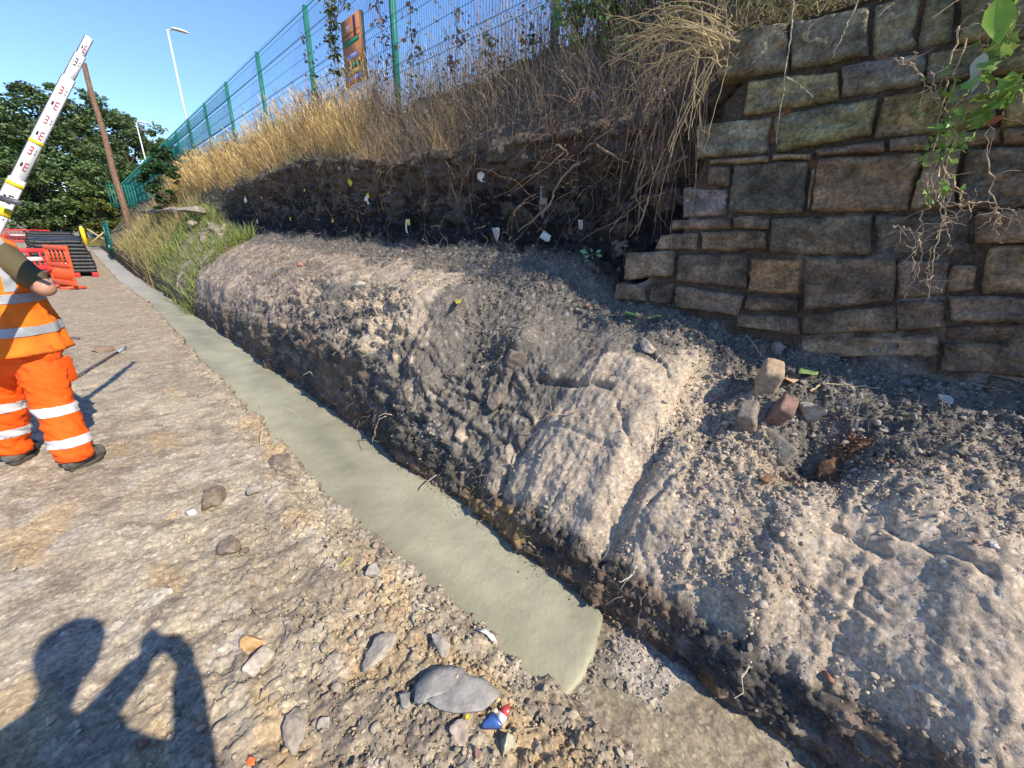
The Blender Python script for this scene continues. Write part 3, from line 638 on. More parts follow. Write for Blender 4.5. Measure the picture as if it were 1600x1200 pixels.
def stone_wall():
    q3 = lambda p_: onx(p_[0], p_[1], WX)[1:]
    root = empty('stone_wall', (WX, .4, 1.0), 'old coursed sandstone retaining wall with mossy top stones, broken off at its left end', 'wall')
    parts = [stone_block([q3(p_) for p_ in s[:4]], s[4], 100+k) for k, s in enumerate(STN)]
    # the same masonry carries on past the right edge of the view
    y0 = onx(1684, 300, WX)[1]; z = .75; r = np.random.default_rng(5); k = 0
    while z < 2.8:
        h = r.uniform(.16, .30); y = y0
        while y > -4:
            l = r.uniform(.35, .7); parts.append(stone_block([(y, z+h), (y-l, z+h), (y-l, z+.012), (y, z+.012)], r.choice(['g', 'b', 'k', 'd', 'm']), 400+k)); y -= l+.014; k += 1
        z += h+.012
    V, F_, c = join(parts)
    mk('masonry', V, F_, M_wallstone(), root, c, smooth=True)
    # mortar and packing behind the joints, stepped like the broken end
    prof = [(1.60, .80), (1.60, 1.22), (1.42, 1.30), (1.36, 1.50), (1.22, 1.56), (1.18, 2.00), (1.15, 2.12), (1.10, 2.33), (1.0, 2.45), (1.04, 2.64), (.5, 2.66)]
    zs = np.linspace(.7, 2.72, 170); ye = np.interp(zs, [p_[1] for p_ in prof], [p_[0] for p_ in prof])-.035
    ys = np.linspace(0, 1, 300); YY = -4+(ye[:, None]+4)*ys[None]; ZZ = np.repeat(zs[:, None], 300, 1)
    pts = np.stack([np.full(YY.shape, WX+.034), YY, ZZ], -1).reshape(-1, 3)
    pts[:, 0] -= .016*fbm(pts*14, 3, 97); pts[:, 1] += .02*fbm(pts*11, 3, 98)*(YY.ravel() > .6)
    idx = np.arange(len(pts)).reshape(YY.shape)
    Q = np.stack([idx[:-1, :-1], idx[:-1, 1:], idx[1:, 1:], idx[1:, :-1]], -1).reshape(-1, 4)
    e = idx[:, -1]; bk = pts[e].copy(); bk[:, 0] = WX+.32; m = len(pts); j = np.arange(len(e)-1)
    Q2 = np.stack([e[j], m+j, m+j+1, e[j+1]], 1)
    t_ = idx[-1]; m2 = m+len(e); tp = pts[t_].copy(); tp[:, 0] = WX+.4; j = np.arange(len(t_)-1); Q3 = np.stack([t_[j], t_[j+1], m2+j+1, m2+j], 1)
    V = np.concatenate([pts, bk, tp]); n_ = fbm(V*4, 4, 99)
    c = mx(np.tile(np.array([.085, .065, .048], np.float32), (len(V), 1)), np.array([.28, .13, .07]), sstep(.3, .6, n_)*sstep(1.6, 2.1, V[:, 2]))
    c = mx(c, np.array([.20, .185, .165]), sstep(.0, .4, fbm(V*3+9, 3, 100))*sstep(2.0, 1.5, V[:, 2]))
    mk('mortar', V, [Q, Q2, Q3], MS, root, c, smooth=True)
stone_wall()

# ------------------------------------------------------------ sapling generators
def walk(n, k, start, dirs, step, jit, grav, r, curl=0):
    """n random stems of k points"""
    Pn = np.zeros((n, k, 3)); Pn[:, 0] = start; d = np.array(dirs, float)
    d = d/np.linalg.norm(d, axis=1, keepdims=True); st = np.broadcast_to(step, (n,))[:, None]
    for i in range(1, k):
        d = d+r.normal(size=(n, 3))*jit; d[:, 2] += grav; d /= np.linalg.norm(d, axis=1, keepdims=True)
        Pn[:, i] = Pn[:, i-1]+d*st
    return Pn
def taper(P_, r0, r1=.25): k = P_.shape[1]; return np.broadcast_to(np.asarray(r0), (len(P_),))[:, None]*np.linspace(1, r1, k)[None]
def blades(P_, wd, r):
    """flat grass blades along paths"""
    N, K, _ = P_.shape; a = r.uniform(0, 2*math.pi, N); s = np.stack([np.cos(a), np.sin(a), a*0], 1)[:, None]*(np.asarray(wd).reshape(-1, 1)*np.linspace(1, .12, K)[None]**.8)[:, :, None]
    V = np.stack([P_-s, P_+s], 2).reshape(-1, 3); idx = np.arange(N*K*2).reshape(N, K, 2)
    Q = np.stack([idx[:, :-1, 0], idx[:, :-1, 1], idx[:, 1:, 1], idx[:, 1:, 0]], -1).reshape(-1, 4)
    return V, Q
LEAF_V = np.array([[0, 0, 0], [.3, -.32, .06], [.72, -.26, .05], [1, 0, -.06], [.72, .26, .05], [.3, .32, .06], [.4, 0, -.03]])
LEAF_T = np.array([[0, 1, 6], [1, 2, 6], [2, 3, 6], [3, 4, 6], [4, 5, 6], [5, 0, 6]])
IVY_V = np.array([[0, 0, 0], [.05, -.38, .03], [.42, -.30, .05], [.55, -.5, 0], [.70, -.2, .04], [1.05, 0, -.05], [.70, .2, .04], [.55, .5, 0], [.42, .30, .05], [.05, .38, .03], [.4, 0, -.02]])
IVY_T = np.array([[i, i+1, 10] for i in range(9)]+[[9, 0, 10]])
QL_V = np.array([[0, 0, 0], [.5, -.36, .08], [1, 0, 0], [.5, .36, .08]]); QL_Q = np.array([[0, 1, 2, 3]])
def leaves(pos, size, r, tmpl=(LEAF_V, LEAF_T), up=.5, down=0.):
    n = len(pos); V, T = tmpl; R_ = randrot(n, r)
    # bias the leaf normals upward
    z = R_[:, :, 2]+np.array([0, 0, up*2]); z /= np.linalg.norm(z, axis=1, keepdims=True)
    x = R_[:, :, 0]+np.array([0, 0, -down*2]); x -= (x*z).sum(1, keepdims=True)*z; x /= np.linalg.norm(x, axis=1, keepdims=True); y = np.cross(z, x)
    R_ = np.stack([x, y, z], 2)
    vv = np.einsum('nij,vj->nvi', R_, V)*np.broadcast_to(size, (n,))[:, None, None]+pos[:, None]
    return vv.reshape(-1, 3), (T[None]+(np.arange(n)*len(V))[:, None, None]).reshape(-1, T.shape[1])
def rc(base, n, r, var=.2, hue=.06):
    return np.clip(np.array(base)*r.uniform(1-var, 1+var, (n, 1))*r.uniform(1-hue, 1+hue, (n, 3)), .005, .9)
MLEAF = M_vcol('leaf', .55, .35, 30, .85, 1.15, 0, 0, .3)
MGRASS = M_vcol('dry_stem', .8, .2, 30, .8, 1.15, 0, 0, .15)
MBARK = M_vcol('bark', .9, .15, 60, .7, 1.25, .5, .004)
SEGI = lambda x0, y0: zat(x0, y0)
# sampled top surface of the bank (fast height lookup)
def height_grid():
    gx = np.linspace(.6, 9, 85); gy = np.concatenate([np.linspace(-3, 16, 191), np.linspace(16.5, 62, 92)])
    H = np.array([[zat(a, b) for a in gx] for b in gy]); return gx, gy, H
HX, HY, HH = height_grid()
def hgt(x, y):
    i = np.clip(np.searchsorted(HX, x)-1, 0, len(HX)-2); j = np.clip(np.searchsorted(HY, y)-1, 0, len(HY)-2)
    u = np.clip((x-HX[i])/(HX[i+1]-HX[i]), 0, 1); v = np.clip((y-HY[j])/(HY[j+1]-HY[j]), 0, 1)
    return (HH[j, i]*(1-u)+HH[j, i+1]*u)*(1-v)+(HH[j+1, i]*(1-u)+HH[j+1, i+1]*u)*v

# ------------------------------------------------------------ green mesh fence
MGREEN = M_simple('green_powder_coat', (.014, .17, .125), .45, .4, 12, .8, 1.15)
def fence():
    FX = 3.60; ys = [.20+2.87*k for k in range(-1, 21)]; zb_, zt_ = 3.22, 5.22
    root = empty('mesh_fence', (FX, 5, 3.2), 'long green welded mesh security fence with square posts along the top of the bank', 'fence')
    for y in ys:
        V, Q, _ = join([box((FX, y, (zb_+zt_)/2-.2), (.06, .06, zt_-zb_+.4)), box((FX, y, zt_+.012), (.066, .066, .02)),
                        box((FX-.037, y, (zb_+zt_)/2), (.012, .05, zt_-zb_-.05))])
        mk('post', V, Q, MGREEN, root)
    bends = [(.0, 0), (.42, 0), (.47, .03), (.52, 0), (.98, 0), (1.03, .03), (1.08, 0), (1.52, 0), (1.57, .03), (1.62, 0), (1.86, 0), (1.90, .03), (1.94, 0), (2.0, 0)]
    bz = np.array([b[0] for b in bends]); bx = np.array([b[1] for b in bends])
    for a, b in zip(ys[:-1], ys[1:]):
        sp = .05 if a < 24 else .1; rr = .0030 if a < 12 else (.0042 if a < 24 else .007)
        yy_ = np.arange(a+.04, b-.03, sp)
        Pv = np.stack([np.tile(FX-.045-bx, (len(yy_), 1)), np.repeat(yy_[:, None], len(bz), 1), np.tile(zb_+bz, (len(yy_), 1))], -1)
        A = tubes(Pv, rr, 3)
        hz = np.array([.02, .42, .52, .75, .98, 1.08, 1.30, 1.52, 1.62, 1.86, 1.94]); Ph = np.stack([np.full((len(hz), 2), FX-.050), np.tile([a, b], (len(hz), 1)), np.repeat(zb_+hz[:, None], 2, 1)], -1)
        B = tubes(Ph, rr*1.25, 4)
        V, Q, _ = join([A, B]); mk('mesh_panel', V, Q, MGREEN, root)
fence()
def far_fence():
    root = empty('palisade_fence', (2.5, 43, 2.8), 'dark green palisade fence crossing behind the leaning brown pole', 'fence')
    parts = []; 
    for x in np.arange(1.95, 3.55, .16):
        V, Q = box((x, 43, 3.55), (.10, .03, 1.7)); V[V[:, 2] > 4.3, 0] = x+(V[V[:, 2] > 4.3, 0]-x)*.3; parts.append((V, Q))
    V, Q, _ = join(parts); mk('pale', V, Q, MGREEN, root)
    for z in (3.0, 4.2): V, Q = box((2.75, 43.05, z), (1.7, .05, .06)); mk('rail', V, [Q], MGREEN, root)
far_fence()

# ------------------------------------------------------------ sign board on the fence
def sign():
    X = 3.50; q = [onx(*c_, X) for c_ in ((531, 36), (561, 16), (569, 123), (542, 136))]
    y_a = (q[0][1]+q[3][1])/2; y_b = (q[1][1]+q[2][1])/2; z1 = (q[0][2]+q[1][2])/2; z0 = (q[2][2]+q[3][2])/2
    Wd = abs(y_a-y_b); H = z1-z0; yl = max(y_a, y_b)
    root = empty('sign_board', (X, (y_a+y_b)/2, z0), 'weathered orange notice board with white letters and coloured strips on the mesh fence', 'sign')
    mo = M_simple('sign_orange', (.42, .17, .07), .6, .3, 8, .8, 1.15)
    V, Q = box((X+.01, (y_a+y_b)/2, (z0+z1)/2), (.02, Wd, H)); mk('board', V, [Q], mo, root)
    mf = M_simple('sign_frame', (.4, .3, .2))
    for yq in (yl-Wd, yl): V, Q = box((X+.035, yq, (z0+z1)/2), (.05, .025, H)); mk('side_frame', V, [Q], mf, root)
    def strip(name, u0, u1, v0, v1, colr, sub=None, dx=0):
        c_ = (X-.003-dx, yl-Wd*(u0+u1)/2, z1-H*(v0+v1)/2); V, Q = box(c_, (.004, Wd*(u1-u0), H*(v1-v0))); return mk(name, V, [Q], M_simple('sign_'+name, colr, .5, .3, 8, .9, 1.1), root)
    strip('green_band', .10, .90, .335, .405, (.02, .22, .10)); strip('green_band', .14, .92, .69, .755, (.02, .22, .10))
    strip('yellow_band', .18, .92, .785, .855, (.55, .45, .12)); strip('blue_band', .14, .96, .88, .95, (.10, .20, .62)); strip('blue_band', .18, .80, .545, .62, (.32, .38, .62))
    strip('post_stripe', .66, .78, .02, .32, (.05, .04, .10)); strip('dark_line', .04, .96, .235, .245, (.12, .05, .04)); strip('dark_line', .04, .96, .315, .325, (.12, .05, .04))
    def text(s, u, v, size, colr, sx=1.):
        cu = bpy.data.curves.new('lettering', 'FONT'); cu.body = s; cu.size = size; cu.extrude = .002; cu.align_x = 'CENTER'; cu.align_y = 'CENTER'
        tmp = bpy.data.objects.new('tmp', cu); C.objects.link(tmp); dg = bpy.context.evaluated_depsgraph_get()
        me = bpy.data.meshes.new_from_object(tmp.evaluated_get(dg)); bpy.data.objects.remove(tmp)
        o = bpy.data.objects.new('lettering', me); C.objects.link(o); me.materials.append(colr); o.parent = root
        # text x -> -Y world, text y -> Z, faces -X
        o.matrix_local = Matrix.Translation(Vector((X-.007, yl-Wd*u, z1-H*v))-root.location) @ Matrix(((0, 0, -1, 0), (-1, 0, 0, 0), (0, 1, 0, 0), (0, 0, 0, 1))) @ Matrix.Diagonal((sx, 1, 1, 1))
    wht = M_simple('sign_white', (.8, .8, .8), .5)
    text('TMT', .40, .165, H*.125, wht, .8)
    return root
sign()

# ------------------------------------------------------------ lamp columns and the pole
MGALV = M_simple('galvanised_steel', (.62, .63, .62), .5, .4, 6, .9, 1.1)
def lamp(x, y, z0, z1, label, s=1., floods=False):
    root = empty('street_lamp', (x, y, z0), label, 'street lamp', 'lamp columns beyond the fence')
    V, Q, _ = join([rod((x, y, z0), (x, y, z0+1.2), .085*s, .085*s, 10), rod((x, y, z0+1.2), (x, y, z1), .062*s, .042*s, 10)]); mk('column', V, Q, MGALV, root, smooth=True)
    V, Q, _ = join([rod((x, y, z1-.02), (x+.35*s, y-.1, z1+.06), .035*s, .035*s, 8)]); mk('bracket', V, Q, MGALV, root)
    Vb, Tb = ICO[3]; Vb = Vb*np.array([.42, .16, .075])*s; Vb[:, 2] = np.maximum(Vb[:, 2], -.03*s)
    mk('lantern', Vb+np.array([x+.55*s, y-.15, z1+.08]), [Tb], M_simple('lantern_shell', (.72, .70, .62), .4), root, smooth=True)
    V, Q = box((x+.6*s, y-.15, z1+.042), (.45*s, .2*s, .02)); mk('lens', V, [Q], M_simple('lantern_lens', (.5, .5, .45), .15), root)
    if floods:
        for dz in (-.25, -.6): V, Q = box((x+.35, y-.2, z1+dz), (.34, .25, .22)); mk('floodlight', V, [Q], M_simple('floodlight_case', (.15, .17, .22), .4), root)
    return root
lamp(6, 34.2, 3.5, 12.15, 'tall white lamp column with a single lantern rising behind the green fence', 1.05)
lamp(6, 57.5, 3.5, 10.9, 'shorter far lamp column in front of the trees, with two small floodlights', 1.1, True)
def pole():
    a = (2.2, 37, 1.2); root = empty('wooden_pole', a, 'tall bare brown timber pole standing at the end of the bank before the trees', 'pole')
    P_ = np.array([[2.2+.03*math.sin(k*1.3), 37+.02*k/3, 1.2+k*.9] for k in range(11)])
    V, Q = tubes(P_[None], np.linspace(.19, .12, 11)[None], 10); mk('shaft', V, [Q], M_simple('weathered_timber', (.20, .12, .08), .9, .1, 9, .6, 1.4, .4, .01), root, smooth=True)
    V, Q = rod((2.28, 36.83, 1.2), (2.20, 36.9, 4.5), .05, .03); mk('cable_guard', V, Q, M_simple('guard_metal', (.25, .15, .10)), root)
    V, Q = rod((2.2, 37.2, 10.2), (2.2, 37.2, 10.32), .15, .02, 10); mk('cap', V, Q, MGALV, root)
pole()

# ------------------------------------------------------------ trees behind
def tree(x, y, z0, h, rx, ry, n, size, tone, seed, label, name='broadleaf_tree', crown_lo=.12, group='trees behind the site', cat='tree'):
    r = np.random.default_rng(seed); root = empty(name, (x, y, z0), label, cat, group)
    # trunk and limbs
    tr = walk(1, 10, [[x, y, z0-.2]], [[0, 0, 1]], h*.075, .07, .12, r); parts = [tubes(tr, taper(tr, h*.022, .4), 8)]
    m = 16; k = r.integers(3, 10, m); st = tr[0][k]; a = r.uniform(0, 6.28, m)
    lim = walk(m, 8, st, np.stack([np.cos(a)*.9, np.sin(a)*.9, r.uniform(.3, 1.2, m)], 1), min(rx, h)*.13, .16, .02, r); parts.append(tubes(lim, taper(lim, h*.008, .2), 5))
    V, Q, _ = join(parts); mk('trunk', V, Q, MBARK, root, np.tile([.10, .075, .055], (len(V), 1)), smooth=True)
    # clumps spread on an uneven crown, leaves on each clump
    nc = max(30, n//110); ph = r.uniform(0, 6.28, nc); ct = r.uniform(-1, 1, nc); sn = np.sqrt(1-ct**2)
    dr_ = np.stack([np.cos(ph)*sn, np.sin(ph)*sn, ct], 1); rad_ = (.55+.45*r.random(nc)**.5)*(1+.22*fbm(dr_*1.7+seed, 3, seed))
    cz = z0+h*(crown_lo+(1-crown_lo)*.5); cc = np.array([x, y, cz])+dr_*rad_[:, None]*np.array([rx, ry, h*(1-crown_lo)*.5])
    per = n//nc; cs = r.uniform(.5, 1.15, nc)*min(rx, h*.4)*.26
    d = r.normal(size=(nc, per, 3)); d /= np.linalg.norm(d, axis=2, keepdims=True); d *= (r.random((nc, per, 1))**.45)
    d[:, :, 2] *= .62
    pos = (cc[:, None]+d*cs[:, None, None]).reshape(-1, 3); pos[:, 2] = np.maximum(pos[:, 2], z0+.1)
    V, Q = leaves(pos, size*r.uniform(.6, 1.3, len(pos)), r, (QL_V, QL_Q), .55)
    tn = np.repeat(rc(tone, nc, r, .28, .08), per, 0)*r.uniform(.75, 1.3, (len(pos), 1))
    mk('crown', V, [Q], MLEAF, root, np.repeat(np.clip(tn, .005, .6), len(QL_V), 0))
G1 = (.11, .165, .06); G2 = (.13, .19, .065); G3 = (.11, .14, .035)
tree(-6.0, 64, 0, 13.6, 5.6, 4, 20000, .36, G1, 1, 'tall dark broadleaf tree at the far left edge, crown rising past the measuring staff')
tree(.0, 66, 0, 14.4, 4.6, 4, 20000, .36, G1, 2, 'broad dark green tree in the middle of the tree line, left of the brown pole', crown_lo=.02)
tree(4.6, 70, 0, 15.4, 4.2, 4, 18000, .36, G1, 3, 'tallest dark tree directly behind the top of the brown pole', crown_lo=.02)
tree(7.4, 72, 1, 13.6, 3.4, 3, 10000, .34, G2, 4, 'dark tree behind the far lamp column, right of the brown pole', crown_lo=.05)
tree(2.9, 56, .5, 7.6, 2.6, 2.5, 12000, .28, G2, 5, 'lower bushy green tree in front of the tall trees at the foot of the pole', crown_lo=.0)
tree(-2.2, 58, 0, 7.0, 3.0, 2.5, 12000, .28, G1, 6, 'low dark tree behind the black stacks', crown_lo=.0)
tree(-9, 60, 0, 9.0, 4, 3, 8000, .34, G1, 7, 'dark tree behind the row of red barriers', crown_lo=.0)
tree(12.5, 78, 2, 10.6, 4.2, 3, 7000, .34, G3, 8, 'yellowish green tree beyond the far end of the green fence', crown_lo=.05)
tree(1.3, 50, .6, 3.4, 1.2, 1.2, 4000, .2, (.13, .15, .03), 9, 'small yellow green bush at the foot of the dark trees beside the pole', 'bush', .0, 'bushes at the end of the bank', 'bush')
tree(2.45, 20.5, 2.05, 1.75, .62, .8, 5200, .10, (.055, .11, .035), 10, 'dark leafy bush growing on the bank left of the golden grass', 'bush', .0, 'bushes at the end of the bank', 'bush')
tree(3.3, 24, 2.9, 1.9, .7, 1.6, 3600, .13, (.06, .11, .04), 12, 'paler bush just behind the dark leafy bush, against the fence', 'bush', .0, 'bushes at the end of the bank', 'bush')
tree(-14, 58, 0, 10, 4.5, 3, 6000, .4, G1, 13, 'dark tree beyond the left edge of the tree line', crown_lo=.0)

# ------------------------------------------------------------ grasses
def grass(name, n, xr_, yr_, hr, tone, seed, label, wd=.004, lean=.25, k=5, ypow=1., heads=0., z=None, cat='grass'):
    r = np.random.default_rng(seed); y = yr_[0]+(yr_[1]-yr_[0])*r.random(n)**ypow; x = r.uniform(*xr_, n)
    cl = fbm(np.stack([x*1.3, y*1.3, x*0], 1), 2, seed); keep = r.random(n) < .55+cl; x, y = x[keep], y[keep]; n = len(x)
    zz = hgt(x, y)-.02; hh = r.uniform(*hr, n)*(1+.35*fbm(np.stack([x*.8, y*.8, x*0], 1), 2, seed+1))
    d = np.stack([r.normal(size=n)*lean-.12, r.normal(size=n)*lean, np.ones(n)], 1)
    P_ = walk(n, k, np.stack([x, y, zz], 1), d, hh/(k-1), .10, -.05, r)
    sc = np.clip(np.maximum(y, 2)/7, 1, 4)
    V, Q = blades(P_, wd*sc*r.uniform(.6, 1.3, n), r); cc = rc(tone, n, r, .3, .05)
    parts = [(V, Q, np.repeat(cc, k*2, 0))]
    if heads:
        m = r.random(n) < heads; tip = P_[m][:, -1]; dd = P_[m][:, -1]-P_[m][:, -2]; dd /= np.linalg.norm(dd, axis=1, keepdims=True)
        hp = tip[:, None]+dd[:, None]*np.linspace(0, .11, 4)[None, :, None]; V2, Q2 = blades(hp[:, ::-1], wd*1.7*sc[m], r); parts.append((V2, Q2, np.repeat(cc[m]*1.1, 8, 0)))
    V, Q, c = join(parts)
    tag(mk(name, V, Q, MGRASS, None, c), label, cat, kind='stuff')
GOLD = (.52, .37, .16); STRAW = (.50, .40, .22); BRN = (.20, .145, .09)
grass('dry_grass', 17000, (3.12, 3.75), (6.4, 26), (.30, .85), GOLD, 21, 'golden dry grass along the top of the bank under the fence', .004, .22, 6, 1.3, .5)
grass('short_dry_grass', 5000, (3.12, 3.6), (6.5, 16), (.10, .28), STRAW, 22, 'short straw coloured grass spilling over the dark cut face', .004, .6, 5, 1.2)
grass('field_grass', 12000, (3.8, 7.5), (1, 40), (.5, 1.05), (.40, .31, .20), 23, 'tall dry grass and weeds on the field behind the fence', .004, .2, 5, 1.5, .4)
grass('bank_weeds', 14000, (1.25, 2.8), (11.2, 42), (.12, .42), (.20, .24, .07), 24, 'green and yellow weeds covering the far end of the bank', .006, .5, 5, 1.6)
grass('far_dry_grass', 11000, (1.1, 3.5), (17, 60), (.3, .8), (.34, .27, .13), 25, 'browned grass on the far end of the bank below the fence', .004, .3, 5, 1.2)
grass('verge_grass', 5000, (.2, 1.6), (44, 60), (.1, .5), (.20, .19, .07), 27, 'rough grass at the far end of the trench', .004, .4, 4)
#@@NEXT
# ------------------------------------------------------------ soft bodies: union of tapered capsules, voxel remeshed
def capsule(a, b, ra, rb, n=16, sq=None):
    a = np.array(a, float); b = np.array(b, float); ts = []; rs = []
    L = np.linalg.norm(b-a)+1e-6
    for k in range(6): th = math.pi/2*k/5; ts.append(-ra*math.cos(th)/L); rs.append(ra*math.sin(th)+1e-4)
    ts += [.25, .5, .75]; rs += [ra+(rb-ra)*t for t in (.25, .5, .75)]
    for k in range(6): th = math.pi/2*k/5; ts.append(1+rb*math.sin(th)/L); rs.append(rb*math.cos(th)+1e-4)
    V, Q = tubes((a+(b-a)*np.array(ts)[:, None])[None], np.array(rs)[None], n)
    if sq is not None:      # squash about the axis centre: 3x3 matrix
        c = (a+b)/2; V = (V-c)@np.asarray(sq).T+c
    m = len(V)
    return V, [Q, np.arange(n)[None, ::-1], np.arange(m-n, m)[None]]
def remesh(caps, voxel, smooth=6):
    V, F_, _ = join(caps); o = mk('tmp', V, F_)
    md = o.modifiers.new('r', 'REMESH'); md.mode = 'VOXEL'; md.voxel_size = voxel
    sm = o.modifiers.new('s', 'SMOOTH'); sm.iterations = smooth; sm.factor = .5
    dg = bpy.context.evaluated_depsgraph_get(); me = bpy.data.meshes.new_from_object(o.evaluated_get(dg)); bpy.data.objects.remove(o)
    n = len(me.vertices); v = np.empty(n*3); me.vertices.foreach_get('co', v)
    q = [list(p_.vertices) for p_ in me.polygons]; nn = np.empty(n*3); me.vertices.foreach_get('normal', nn)
    return v.reshape(-1, 3), [np.array([f for f in q if len(f) == 4]), np.array([f for f in q if len(f) == 3]).reshape(-1, 3)], nn.reshape(-1, 3)
def band(o, planes, name, mat, off=.004):
    """strip of cloth cut from object o between two planes [(point, normal), (point, normal)]"""
    bm = bmesh.new(); bm.from_mesh(o.data)
    for co, no in planes:
        bmesh.ops.bisect_plane(bm, geom=bm.verts[:]+bm.edges[:]+bm.faces[:], plane_co=Vector(co)-Vector(parent_world(o.parent)), plane_no=Vector(no), clear_inner=True)
    bm.normal_update()
    for v in bm.verts: v.co += v.normal*off
    me = bpy.data.meshes.new(name); bm.to_mesh(me); bm.free(); me.materials.append(mat)
    for f in me.polygons: f.use_smooth = True
    b = bpy.data.objects.new(name, me); C.objects.link(b); b.parent = o; return b
def M_cloth(name, col, dirt=(.25, .14, .06), amt=.25):
    m, t, b = newmat(name, .8, .2); n = noisenode(t, 9, 5, .65); n2 = noisenode(t, 220, 2)
    n3 = noisenode(t, 3.5, 6, .7); r = ramp(t, n3.outputs[0], [(.50, col), (.70, tuple(c*(1-amt)+d*amt for c, d in zip(col, dirt)))]); t.links.new(r.outputs[0], b.inputs['Base Color'])
    bumpn(t, b, [(n.outputs[0], .5, .012), (n2.outputs[0], .3, .001)]); return m
MREF_SHADE = M_simple('shaded_reflective_tape', (.36, .39, .42), .4, .6, 30, .8, 1.1)  # same tape for the vest, its shade away from the sun painted in
MREF = M_simple('reflective_tape', (.60, .62, .64), .35, .6, 30, .9, 1.1)
MSKIN = M_simple('skin', (.42, .22, .15), .55, .4, 25, .9, 1.1)

def worker():
    root = empty('person', (-.5, 3.85, 0), 'worker seen from behind in orange vest and trousers with grey bands, holding the staff', 'person')
    B = -.44; hipR = (-.365, 3.86, .88); hipL = (-.535, 3.92, .88)
    knR = (-.385, 3.80, .47); knL = (-.60, 3.99, .47); anR = (-.365, 3.68, .11); anL = (-.655, 4.05, .11)
    sR = (-.365, 3.85, 1.355); sL = (-.66, 4.0, 1.37); elR = (-.235, 3.74, 1.175); elL = (-.78, 4.02, 1.2)
    wrR = (-.36, 3.95, 1.22); wrL = (-.52, 3.62, 1.32); head = (-.50, 3.95, 1.68)
    caps = [capsule((-.45, 3.89, .92), (-.46, 3.9, 1.15), .145, .14), capsule((-.46, 3.9, 1.15), (-.47, 3.91, 1.36), .14, .15), capsule(sR, sL, .075, .075),
            capsule((-.475, 3.92, 1.40), (-.49, 3.94, 1.57), .062, .055), capsule((-.49, 3.945, 1.62), (-.495, 3.96, 1.72), .082, .092), capsule((-.46, 4.04, 1.60), (-.47, 4.03, 1.62), .035, .035),
            capsule((-.452, 4.055, 1.655), (-.448, 4.068, 1.63), .012, .016),
            capsule((-.42, 3.97, 1.655), (-.425, 3.97, 1.685), .016, .018), capsule((-.575, 3.98, 1.655), (-.572, 3.98, 1.685), .016, .018),
            capsule(sR, elR, .055, .050), capsule(elR, wrR, .050, .030), capsule(sL, elL, .055, .045), capsule(elL, wrL, .045, .028),
            capsule(hipR, knR, .085, .058), capsule(knR, anR, .058, .04), capsule(hipL, knL, .085, .058), capsule(knL, anL, .058, .04)]
    for wr, tip in ((wrR, np.array((-.40, 4.02, 1.28))), (wrL, np.array((-.385, 3.42, 1.36)))):
        wr = np.array(wr); d = tip-wr; d /= np.linalg.norm(d); s = np.cross(d, (0, 0, 1)); s /= np.linalg.norm(s); up = np.cross(s, d)
        caps.append(capsule(wr, wr+d*.08, .03, .036))
        for k, (o_, l_) in enumerate(((-.028, .065), (-.010, .078), (.009, .074), (.027, .058))):
            a = wr+d*.10+up*o_; m_ = a+d*l_*.5+s*.012; caps.append(capsule(a, m_, .0105, .0095)); caps.append(capsule(m_, m_+d*l_*.2+s*.028, .0095, .008))
        caps.append(capsule(wr+d*.03+up*.03, wr+d*.075+up*.055, .013, .011)); caps.append(capsule(wr+d*.075+up*.055, wr+d*.10+up*.05+s*.02, .011, .009))
    V, F_, n_ = remesh(caps, .0085, 4); mk('body', V, F_, MSKIN, root, smooth=True)
    mt = M_cloth('orange_trousers', (.90, .115, .010)); mv = M_cloth('orange_vest', (.95, .205, .02), (.35, .12, .04), .75)
    # trousers
    caps = [capsule((-.41, 3.865, .86), (-.50, 3.91, .86), .115, .115), capsule((-.45, 3.885, .80), (-.46, 3.885, .74), .13, .11),
            capsule((-.375, 3.86, .82), knR, .118, .096), capsule(knR, (anR[0], anR[1], .17), .098, .092), capsule((anR[0]-.01, anR[1]+.01, .17), (anR[0], anR[1]-.005, .125), .088, .088),
            capsule((-.53, 3.92, .82), knL, .118, .096), capsule(knL, (anL[0], anL[1], .17), .098, .092), capsule((anL[0], anL[1], .17), (anL[0], anL[1], .125), .088, .088)]
    V, F_, n_ = remesh(caps, .011, 5)
    fold = ridge(np.stack([V[:, 0]*6, V[:, 1]*6, V[:, 2]*12+V[:, 0]*9], 1), 4, 200); V = V+n_*(fold-.4)[:, None]*.021+n_*.004*fbm(V*20, 2, 201)[:, None]
    V[:, 2] = np.maximum(V[:, 2], .075+.02*fbm(V*8, 2, 202))
    tr = mk('trousers', V, F_, mt, root, smooth=True)
    for kn, an, hts in ((knR, anR, (.405, .205)), (knL, anL, (.42, .235))):
        for h in hts:
            t = (h-an[2])/(kn[2]-an[2]); c = np.array(an)+(np.array(kn)-np.array(an))*t; no = np.array([.0, .12, 1.]); side = 1 if kn is knR else -1
            mid = (-.49+.02*(1 if h > .3 else 0), 3.84, 0)
            band(tr, [(c-no*.029, tuple(no)), (c+no*.029, tuple(-no)), (mid, (side*.93, -side*.36, 0))], 'reflective_band', MREF)
    V, Q = box((hipR[0]+.085, 3.825, .64), (.02, .13, .17), rotz(-.55)); bmv = V+0; po = mk('cargo_pocket', bmv, [Q], mt, tr)
    bvm = po.modifiers.new('b', 'BEVEL'); bvm.width = .012; bvm.segments = 3
    # t-shirt sleeve and shirt
    msh = M_cloth('khaki_shirt', (.10, .085, .045)); 
    el = np.array(elR); sh = np.array(sR); V, F_, n_ = remesh([capsule(sR, sh+(el-sh)*.70, .078, .066), capsule(sL, np.array(sL)+(np.array(elL)-np.array(sL))*.7, .078, .066), capsule(sR, sL, .083, .083), capsule((-.46, 3.90, 1.0), (-.48, 3.92, 1.30), .13, .12)], .01, 4)
